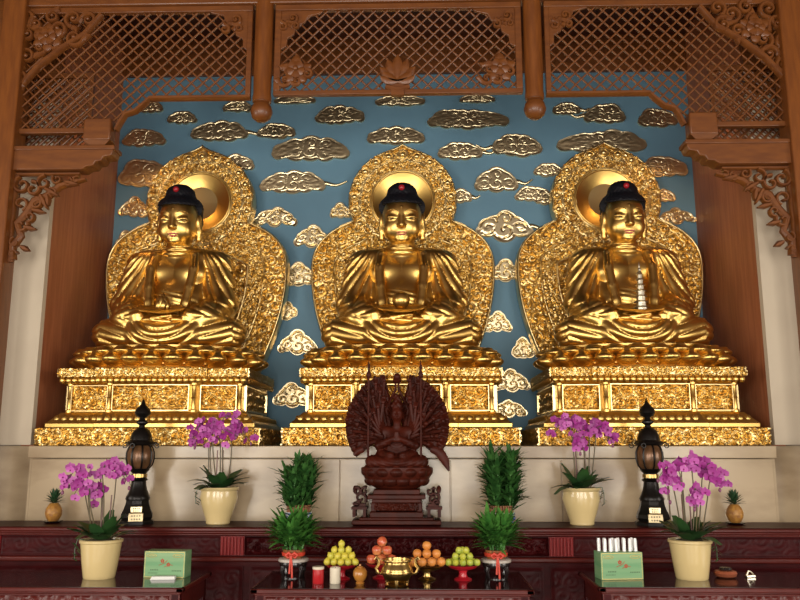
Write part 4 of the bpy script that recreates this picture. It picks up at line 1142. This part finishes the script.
# on the altar, below the lotus bud statue
Y = 6.74; c = (P(218,521,Y)[0], Y, AZ)
orchid('purple orchid on altar between lantern and tall bamboo, below lotus bud statue', c, prof_s(.295,.156,.098), .20,
    spray_from_px(c, Y, 1, [(-.06,[(213,488),(212,455),(214,428),(205,420),(197,436)]),(-.02,[(220,488),(221,450),(220,425),(232,416),(247,430)]),(.02,[(226,488),(231,452),(230,430),(236,424),(250,442)]),(.05,[(209,488),(207,455),(208,432),(202,428),(192,446)]),(-.10,[(218,488),(216,450),(217,436),(222,428),(240,436)]),(-.05,[(224,488),(224,460),(223,440),(214,434),(206,444)])], .295), 4, .295, .158)
Y = 6.74; c = (P(582,519,Y)[0], Y, AZ)
orchid('purple orchid on altar between tall bamboo and lantern, below pagoda statue', c, prof_s(.295,.154,.098), .19,
    spray_from_px(c, Y, 1, [(-.06,[(575,486),(572,450),(568,425),(560,420),(553,434)]),(-.02,[(583,486),(584,450),(582,424),(578,418),(572,436)]),(.02,[(588,486),(590,450),(590,426),(598,420),(610,438)]),(.05,[(579,486),(577,455),(578,430),(590,424),(600,434)]),(-.1,[(586,486),(582,458),(580,440),(579,436),(578,452)]),(-.04,[(590,486),(593,455),(596,430),(602,428),(612,444)])], .295), 7, .295, .156)
Y = 5.80; c = (P(99,578,Y)[0], Y, TH)
orchid('purple orchid in cream pot beside the pale green box on the low table', c, prof_c(.262,.142,.108), .190,
    spray_from_px(c, Y, 1, [(-.06,[(93,540),(92,500),(90,472),(80,468),(66,490)]),(-.02,[(103,540),(105,500),(104,470),(112,464),(126,478)]),(.02,[(108,540),(113,500),(116,474),(122,470),(130,486)]),(.05,[(99,540),(99,500),(98,474),(104,466),(116,472)]),(-.1,[(100,540),(96,505),(95,488),(88,482),(80,494)]),(-.05,[(96,540),(90,505),(86,484),(78,478),(70,484)]),(0,[(104,540),(103,500),(102,490),(97,488),(92,504)])], .262), 10, .262, .142)
Y = 5.80; c = (P(692,575,Y)[0], Y, TH+.01)
ro = orchid('purple orchid in cream pot beside the small copper incense dish', c, prof_c(.262,.142,.108), .190,
    spray_from_px(c, Y, 1, [(-.06,[(684,538),(680,500),(676,470),(666,464),(656,478)]),(-.02,[(692,538),(693,500),(690,465),(684,458),(672,476)]),(.02,[(698,538),(702,500),(704,474),(712,464),(722,488)]),(.05,[(688,538),(686,500),(684,466),(694,458),(704,468)]),(-.1,[(694,538),(692,510),(692,494),(690,488),(690,506)]),(-.05,[(700,538),(704,505),(708,478),(714,472),(724,482)]),(0,[(683,538),(676,500),(672,484),(668,480),(668,500)])], .262), 13, .262, .142)
b = MB(); b.leaf((.08,-.02,.29), (.55,-.3,.9), .19, .12, .5, .1, 7, .4); b.build('pale_dry_leaf', M['leafp'], ro)['label'] = 'pale grey dry leaf'

# ---------------------------------------------------------------- bamboo
def bamboo(lab, loc, pot, shape, seed, n, m, stand=None):
    r = random.Random(seed)
    t = thing('potted_bamboo', lab, 'plant', loc, 0, 'potted bamboo plants')
    W, H = shape
    if pot == 'porcelain':
        MB().lathe([(0,0),(.075,0),(.078,.01),(.10,.05),(.105,.085),(.112,.095),(.108,.10),(.09,.10),(.088,.08),(0,.08)], 28).build('pot', M['porc'], t)
        b = MB()
        for i in range(14):
            q = 2*PI*i/14; x, y = .100*math.cos(q), .100*math.sin(q); b.ell((x,y,.055), (.014,.014,.018), 8, 5)
            q += .22; b.ell((.085*math.cos(q),.085*math.sin(q),.025), (.010,.010,.010), 6, 4)
        b.lathe([(.106,.083),(.1075,.083),(.113,.094),(.111,.094)], 28); b.build('blue_pattern', M['porcb'], t)['label'] = 'blue painted pattern'
        z0 = .08
        b = MB()
        for i in range(26):
            q = 2*PI*i/26; b.tube([(.085*math.cos(q),.085*math.sin(q),.07),(.088*math.cos(q),.088*math.sin(q),.155)], .0095, 7)
        b.build('cane_ring', M['clay'], t)['label'] = 'brown ring of tied cane'
    else:
        MB().lathe([(0,0),(.062,0),(.068,.01),(.075,.045),(.078,.06),(.068,.062),(0,.055)], 24).build('pot', M['clay'], t)
        b = MB(); b.lathe([(.076,.018),(.080,.018),(.084,.042),(.080,.042)], 24)
        for s in (-1,1): b.ribbon([(0,.03),(s*.02,.045),(s*.042,.03),(s*.025,.012),(0,.025)], [.012,.02,.02,.016,.01], -.098, .012)
        for dx, L in ((-.006,.12),(.008,.15)): b.ribbon([(dx*.2,.03),(dx,-.03),(dx*1.4,.03-L)], [.011,.011,.013], -.125, .006)
        b.build('ribbon', M['ribbon'], t)['label'] = 'red ribbon tied in a bow'
        z0 = .055
    # canes
    b = MB(); cores = []
    for i in range(16):
        a_ = r.uniform(0,2*PI); q = math.sqrt(r.random())*(.085 if pot == 'porcelain' else .06); L = H*r.uniform(.45,.75)
        x, y = q*math.cos(a_), q*math.sin(a_); f = 1.35 if pot == 'porcelain' else 1.5
        b.tube([(x,y,z0-.02),(x*f,y*f,z0+L)], .0065, 6); cores.append((x,y,f,L))
    b.build('canes', M['bamboo'], t)
    b = MB()
    for i in range(n):
        x, y, f, L = r.choice(cores); h = r.random()**.8; a_ = r.uniform(0, 2*PI)
        zz = z0+.02+L*h; k = 1+(f-1)*h
        el = (r.uniform(.25,1.15)+.2*h if pot == 'porcelain' else r.uniform(.0,.95)+.35*h)
        ln = (W*.5)*(r.uniform(.5,.80) if pot == 'porcelain' else r.uniform(.6,.95))
        b.leaf((x*k,y*k,zz), (math.cos(a_)*math.cos(el), math.sin(a_)*math.cos(el), math.sin(el)), ln, .034*r.uniform(.8,1.25), r.uniform(.02,.35), .25, 5, .05)
    b.build('foliage', m, t)
    return t
Y = 6.72
c = P(298.5,519,Y); bamboo('tall dark bamboo in porcelain pot on the altar, toward the lotus bud statue', (c[0],Y,AZ), 'porcelain', (.50,.54), 1, 760, M['bamboo2'])
c = P(501.5,517,Y); bamboo('tall dark bamboo in porcelain pot on the altar, toward the pagoda statue', (c[0],Y,AZ), 'porcelain', (.54,.62), 2, 800, M['bamboo2'])
def stand(lab, x, y, z):
    t = thing('plant_stand', lab, 'stand', (x,y,z), 0, 'round plant stands on the low table')
    MB().lathe([(0,.105),(.095,.105),(.106,.11),(.106,.125),(.10,.13),(0,.13)], 28).build('stone_top', M['stone'], t)['label'] = 'pale stone slab top'
    b = MB(); b.lathe([(0,.075),(.092,.075),(.098,.09),(.095,.105),(0,.105)], 28); b.build('apron', M['blackw'], t)
    for i in range(4):
        q = PI/4+PI/2*i; b = MB(); b.tube([(.088*math.cos(q),.088*math.sin(q),.08),(.096*math.cos(q),.096*math.sin(q),.045),(.080*math.cos(q),.080*math.sin(q),.012),(.092*math.cos(q),.092*math.sin(q),.009)], [.018,.015,.011,.009], 8); b.build('leg', M['blackw'], t)
    MB().lathe([(.0,0),(.085,0),(.085,.006),(0,.006)], 24).build('foot_ring', M['blackw'], t)
Y = 5.86
for x, s, lab, lab2 in ((293,3,'low bright bamboo with red ribbon on a stand beside the lemon pile','dark round stand with stone top beside the lemon pile'),(496.5,4,'low bright bamboo with red ribbon on a stand beside the yellow-green pile','dark round stand with stone top beside the yellow-green fruit')):
    c = P(x,580,Y); stand(lab2, c[0], Y, TH); bamboo(lab, (c[0],Y,TH+.13), 'clay', (.47,.20), s, 520, M['bamboo'])

# ---------------------------------------------------------------- pineapples
def pineapple(lab, loc, sd):
    r = random.Random(sd)
    d = thing('small_dish', lab[1], 'dish', loc, 0, 'dark dishes under the pineapples')
    MB().lathe([(0,0),(.05,0),(.075,.012),(.08,.018),(.07,.015),(0,.012)], 24).build('plate', M['blackw'], d)
    t = thing('pineapple', lab[0], 'pineapple', (loc[0],loc[1],loc[2]+.013))
    V = []; F = []; n, m_ = 40, 30
    for j in range(m_+1):
        v = j/m_
        for i in range(n):
            rr = .066*(math.sin(PI*(.10+.82*v))**.55)*(1+.05*max(0,math.sin(8*2*PI*i/n/1+v*22))*max(0,math.sin(8*2*PI*i/n-v*22)+.3))
            V.append((rr*math.cos(2*PI*i/n), rr*math.sin(2*PI*i/n), .002+.145*v))
    for j in range(m_):
        for i in range(n):
            k = (i+1) % n; F.append((j*n+i,j*n+k,(j+1)*n+k,(j+1)*n+i))
    F.append(tuple(range(n-1,-1,-1))); F.append(tuple(m_*n+i for i in range(n)))
    b = MB(); b.add(V,F); b.build('fruit_body', M['pineb'], t)
    b = MB()
    for i in range(44):
        a_ = i*2.4; h = i/44; el = .35+1.1*h
        b.leaf((.012*math.cos(a_),.012*math.sin(a_),.142+.05*h), (math.cos(a_)*math.cos(el),math.sin(a_)*math.cos(el),math.sin(el)), .10*(1-.15*h), .020, .25*(1-h), .3, 4, .05)
    b.build('crown', M['pinel'], t)
Y = 6.80; c = P(53,521,Y); pineapple(('pineapple by itself at the altar end, below the lotus bud statue','dark dish under the pineapple below the lotus bud statue'), (c[0],Y,AZ), 1)
c = P(735,517,Y); pineapple(('pineapple by itself at the altar end, below the pagoda statue','dark dish under the pineapple below the pagoda statue'), (c[0],Y,AZ), 2)

# ---------------------------------------------------------------- fruit
def sc_(b, k):
    b.v = [(x*k,y*k,z*k) for x,y,z in b.v]; return b
def fruit_mesh(kind):
    b = MB()
    if kind == 'lemon': b.lathe([(0,-.033),(.008,-.031),(.022,-.023),(.029,-.008),(.029,.008),(.022,.022),(.009,.031),(.006,.036),(0,.037)], 16); return sc_(b,.80).mesh('lemon', M['lemon'])
    if kind == 'pear': b.lathe([(0,-.028),(.012,-.029),(.026,-.018),(.030,0),(.026,.018),(.012,.028),(0,.027)], 16); return sc_(b,.80).mesh('guava', M['lime'])
    if kind == 'apple': b.lathe([(0,-.031),(.012,-.036),(.03,-.028),(.0405,0),(.037,.02),(.022,.034),(.008,.031),(0,.024)], 18); return sc_(b,.88).mesh('apple', M['apple'])
    b.lathe([(0,-.036),(.014,-.035),(.031,-.022),(.039,0),(.034,.020),(.018,.034),(.006,.034),(0,.031)], 18); return sc_(b,.82).mesh('orange', M['orange'])
ORD = ['first','second','third','fourth','fifth','sixth']
def pile(kind, cat, cx, cy, z0, r, rows, pilelab, stem_up=True):
    me = fruit_mesh(kind); g = pilelab; rr = random.Random(len(pilelab))
    nt_ = len(rows); z = z0+r
    for k, (nf, nb) in enumerate(rows):
        tier = 'top' if k == nt_-1 else ('bottom' if k == 0 else ('lower middle' if (nt_ == 4 and k == 1) else ('upper middle' if nt_ == 4 else 'middle')))
        for rowname, n, dy in (('front',nf,-r*1.02+k*r*.42),('back',nb,r*1.02-k*r*.2)):
            for i in range(n):
                x = (i-(n-1)/2)*2*r*1.03
                yy = dy+ (abs(i-(n-1)/2)*r*.35 if rowname == 'front' else 0)
                o = link({'lemon':'lemon','pear':'guava','apple':'apple','orange':'orange'}[kind], me, None, None, (cx+x, cy+yy, z), (rr.uniform(-.5,.5), rr.uniform(-.5,.5), rr.uniform(0,6)))
                if nf == 1 and nb == 0: lab = f'{cat[0]} on the very top of the {g}'
                else:
                    lab = f'{cat[0]}, {g}, {tier} tier, {rowname} row, {ORD[i]} from candle cups'
                    if n == 1: lab = f'{cat[0]} alone in the {rowname} row, {tier} tier of the {g}'
                tag(o, lab, cat[1], f'fruit in the {g}')
        z += r*1.66
def fdish(name, lab, x, y, z, mt, R, h, stem=True):
    t = thing(name, lab, 'dish', (x,y,z))
    MB().lathe([(0,0),(R*.55,0),(R*.58,.006),(R*.30,.02),(R*.24,h*.5),(R*.30,h-.022),(R*.4,h-.02),(0,h-.02)], 28).build('foot', mt, t)
    MB().lathe([(0,h-.022),(R*.45,h-.02),(R*.85,h-.006),(R,h+.012),(R*.97,h+.014),(R*.82,h),(0,h-.012)], 32).build('bowl', mt, t)
    return t
Y = 5.78
c = P(341,582,Y); fdish('fruit_dish','red footed dish under the yellow lemons',c[0],Y,TH,M['dish'],.108,.085); pile('lemon',('yellow lemon','lemon'),c[0],Y,TH+.092,.0238,[(5,4),(4,3),(3,1),(1,0)],'lemon pile')
c = P(382,580,Y+.06); fdish('fruit_dish','red footed dish under the apples behind the censer',c[0],Y+.06,TH,M['dish'],.115,.085); pile('apple',('red apple','apple'),c[0],Y+.06,TH+.092,.0355,[(3,2),(2,1),(1,0)],'apple pile')
c = P(427,582,Y); fdish('fruit_dish','brass footed dish under the oranges',c[0],Y,TH,M['brass'],.110,.08); pile('orange',('pale orange','orange'),c[0],Y,TH+.087,.032,[(4,3),(3,1),(1,0)],'orange pile')
c = P(463,583,Y); fdish('fruit_dish','red footed dish under the yellow-green fruit',c[0],Y,TH,M['dish'],.108,.085); pile('pear',('yellow-green fruit','fruit'),c[0],Y,TH+.092,.0238,[(5,4),(3,3),(2,1)],'yellow-green pile')

# ---------------------------------------------------------------- censer, cups, gourd
c = P(397,589,5.52)
t = thing('brass_censer', 'round brass censer with curling handles, before the apples', 'censer', (c[0],5.52,TH))
MB().lathe([(0,.02),(.05,.02),(.085,.045),(.103,.085),(.100,.115),(.085,.135),(.083,.15),(.103,.162),(.103,.17),(.085,.168),(.078,.13),(0,.10)], 32).build('bowl', M['brass'], t)
for i in range(3):
    q = -PI/2+2*PI*i/3; b = MB(); b.tube([(.066*math.cos(q),.066*math.sin(q),.045),(.076*math.cos(q),.076*math.sin(q),.022),(.070*math.cos(q),.070*math.sin(q),0.003)], [.018,.013,.012], 8); b.build('foot', M['brass'], t)
for s in (-1,1):
    b = MB(); b.tube([(s*.095,0,.075),(s*.125,0,.08),(s*.138,0,.11),(s*.120,0,.135),(s*.122,0,.165),(s*.138,0,.18),(s*.150,0,.165)], [.009,.011,.011,.010,.010,.009,.005], 8); b.build('handle', M['brass'], t)
b = MB(); b.lathe([(.100,.078),(.106,.082),(.108,.09),(.106,.098),(.100,.10)], 32); b.build('belly_band', M['brass'], t)
MB().lathe([(0,0),(.072,0),(.08,.008),(.07,.012),(0,.012)], 24).build('tray', M['brass'], t)
Y = 5.60
c = P(318,588,Y); t = thing('candle_cup', 'red candle cup with white rim, first beside the potted bamboo', 'candle', (c[0],Y,TH))
MB().lathe([(0,0),(.036,0),(.038,.004),(.038,.095),(.034,.097),(.033,.088),(0,.085)], 24).build('cup', M['redc'], t)
MB().lathe([(.030,.080),(.0395,.094),(.0395,.108),(.030,.110),(0,.106)], 24).build('wax_rim', M['whitec'], t)['label'] = 'white wax rim'
c = P(335,588,Y); t = thing('candle_cup', 'plain white candle cup between the red cup and the gourd', 'candle', (c[0],Y,TH))
MB().lathe([(0,0),(.033,0),(.036,.004),(.036,.10),(.032,.104),(.031,.095),(0,.092)], 24).build('cup', M['whitec'], t)
MB().tube([(0,0,.092),(.001,0,.106)], .002, 6).build('wick', M['ink'], t)
c = P(360,585,Y); t = thing('small_gourd', 'small round orange gourd on a foot, between white cup and censer', 'gourd', (c[0],Y,TH))
MB().lathe([(0,0),(.028,0),(.03,.008),(.022,.014),(.036,.026),(.048,.055),(.046,.08),(.032,.1),(.016,.106),(0,.106)], 24).build('body', M['gourd'], t)
MB().lathe([(0,.104),(.02,.104),(.022,.11),(.008,.114),(.006,.125),(0,.127)], 14).build('lid', M['gourd'], t)

# ---------------------------------------------------------------- green boxes
def green_box(lab, x, y, z, w, h, d, rz, sticks=False):
    t = thing('green_box', lab, 'box', (x,y,z), rz)
    MB().box(-w/2,w/2,-d/2,d/2,0,h).build('carton', M['green'], t, bevel=.003, smooth=False)
    b = MB()
    for z0_, z1_ in ((.004,.008),(h-.008,h-.004)): b.box(-w/2+.006,w/2-.006,-d/2-.001,-d/2+.003,z0_,z1_)
    for s in (-1,1): b.box(s*(w/2-.007)-.0015,s*(w/2-.007)+.0015,-d/2-.001,-d/2+.003,.004,h-.004)
    for s in (-1,1):
        cx, cz = s*w*.32, h-.030
        b.tube([(cx+.035*math.cos(2*PI*i/24), -d/2-.001, cz+.011*math.sin(2*PI*i/24)) for i in range(25)], .002, 5)
        b.ribbon([(cx-.02,cz-.001),(cx,cz+.004),(cx+.02,cz-.001)], .004, -d/2-.0015, .003)
    b.build('gold_print', M['goldp'], t)['label'] = 'gold border and oval marks'
    b = MB()
    for cx, cz, R in ((-.015,.115,.014),(.028,.090,.014)):
        for i in range(5):
            q = 2*PI*i/5+.3; b.ell((cx+R*.62*math.cos(q), -d/2, cz+R*.62*math.sin(q)), (R*.45,.002,R*.45), 8, 5)
    b.ribbon([(-.04,.085),(0,.10),(.02,.12)], .004, -d/2-.0015, .003); b.ribbon([(.0,.075),(.035,.09),(.06,.085)], .004, -d/2-.0015, .003)
    b.build('flower_print', M['redp'], t)['label'] = 'two small red printed flowers'
    b = MB()
    for i in range(5): b.box(-.10+.012*i,-.092+.012*i,-d/2-.001,-d/2+.002,.05,.058)
    for i in range(6): b.box(.055+.012*i,.063+.012*i,-d/2-.001,-d/2+.002,.045,.053)
    for i in range(7): b.box(-.115+.010*i,-.109+.010*i,-d/2-.001,-d/2+.002,.03,.036)
    b.build('small_print', M['darkp'], t)['label'] = 'small dark printed marks'
    if sticks: pass
    return t
Y = 5.86; c = P(167,580,Y); green_box('pale green printed box with a paper slip before it on the low table', c[0], Y, TH, .295, .180, .13, -.06)
t = tag(MB().frustum(-.085,.085,-.03,.03,0,-.075,.082,-.02,.025,.022).build('paper_slip', M['paper'], None, (P(163,582,5.74)[0],5.74,TH), (0,0,.1), bevel=.004), 'white folded paper slip lying before the pale green box', 'paper')
Y = 5.80; c = P(619,578,Y); green_box('pale green printed box packed with clear wrapped sticks on the low table', c[0], Y, TH+.01, .295, .180, .14, .12)
cb = c
for i in range(12):
    x = -.126+.0229*i; ca, sa = math.cos(.12), math.sin(.12); yy = .02*(-1)**i
    o = MB().lathe([(0,0),(.0125,0),(.0125,.25),(.010,.265),(0,.265)], 10)
    o2 = o.build('wrapped_stick', M['clear'], None, (cb[0]+x*ca-yy*sa, Y+x*sa+yy*ca, TH+.012), (0, .03*math.sin(i*2.1), 0))
    tag(o2, f'clear wrapped stick in the green box, {["first","second","third","fourth","fifth","sixth","seventh","eighth","ninth","tenth","eleventh","twelfth"][i]} counted toward the orchid', 'stick', 'wrapped sticks in the green box')
# ---------------------------------------------------------------- incense dish and small metal cup
Y = 5.86; c = P(725.5,574,Y)
t = thing('incense_dish', 'small round copper incense dish with dark top beside the orchid', 'dish', (c[0],Y,TH+.01))
MB().lathe([(0,0),(.05,0),(.07,.01),(.078,.03),(.07,.045),(.05,.05),(0,.046)], 28).build('dish', M['copper'], t)
MB().lathe([(0,.046),(.04,.046),(.045,.056),(.04,.068),(.02,.072),(0,.072)], 24).build('burner_top', M['blackw'], t)['label'] = 'black burner top'
c = P(750,574,Y)
t = thing('metal_clip', 'small shiny metal clip lying beside the copper incense dish', 'clip', (c[0],Y,TH+.01), .3)
MB().box(-.035,.035,-.015,.015,0,.018).build('jaw', M['silver'], t, bevel=.004); MB().tube([(-.03,0,.015),(-.015,-.005,.045),(.01,0,.035),(.03,0,.016)], .006, 8).build('spring', M['silver'], t)

# ================================================================ light
def area(name, loc, rot, sx, sy, power, col=(1,1,1)):
    l = bpy.data.lights.new(name, 'AREA'); l.shape = 'RECTANGLE'; l.size = sx; l.size_y = sy; l.energy = power; l.color = col
    o = bpy.data.objects.new(name, l); COL.objects.link(o); o.location = loc; o.rotation_euler = rot; return o
K = .80
area('daylight_door_middle', (0,-4.05,1.95), (R_(90),0,0), 3.3, 3.8, 520*K, (1,.94,.85))
area('daylight_door_west', (-4.7,-4.05,1.95), (R_(90),0,0), 2.9, 3.8, 560*K, (1,.94,.85))
area('daylight_door_east', (4.7,-4.05,1.95), (R_(90),0,0), 2.9, 3.8, 500*K, (1,.94,.85))
def spot(name, loc, tgt, power, col, size=1.2, rad=.06):
    l = bpy.data.lights.new(name, 'SPOT'); l.energy = power; l.color = col; l.spot_size = size; l.spot_blend = .6; l.shadow_soft_size = rad
    o = bpy.data.objects.new(name, l); COL.objects.link(o); o.location = loc
    import mathutils
    o.rotation_euler = (mathutils.Vector(tgt)-mathutils.Vector(loc)).to_track_quat('-Z','Y').to_euler(); return o
for s in (-1,1):
    spot('warm_niche_lamp', (s*3.05,7.35,5.3), (s*2.9,8.5,3.6), 22, (1,.55,.2), 1.3)
for s in (-1,1):
    area('daylight_side_window', (s*7.95,2.2,2.0), (0,s*R_(90),0), 3.0, 3.4, 300*K, (1,.94,.85))
w = bpy.data.worlds.new('world'); scene.world = w; w.use_nodes = True
w.node_tree.nodes['Background'].inputs[0].default_value = (.5,.42,.33,1); w.node_tree.nodes['Background'].inputs[1].default_value = .15
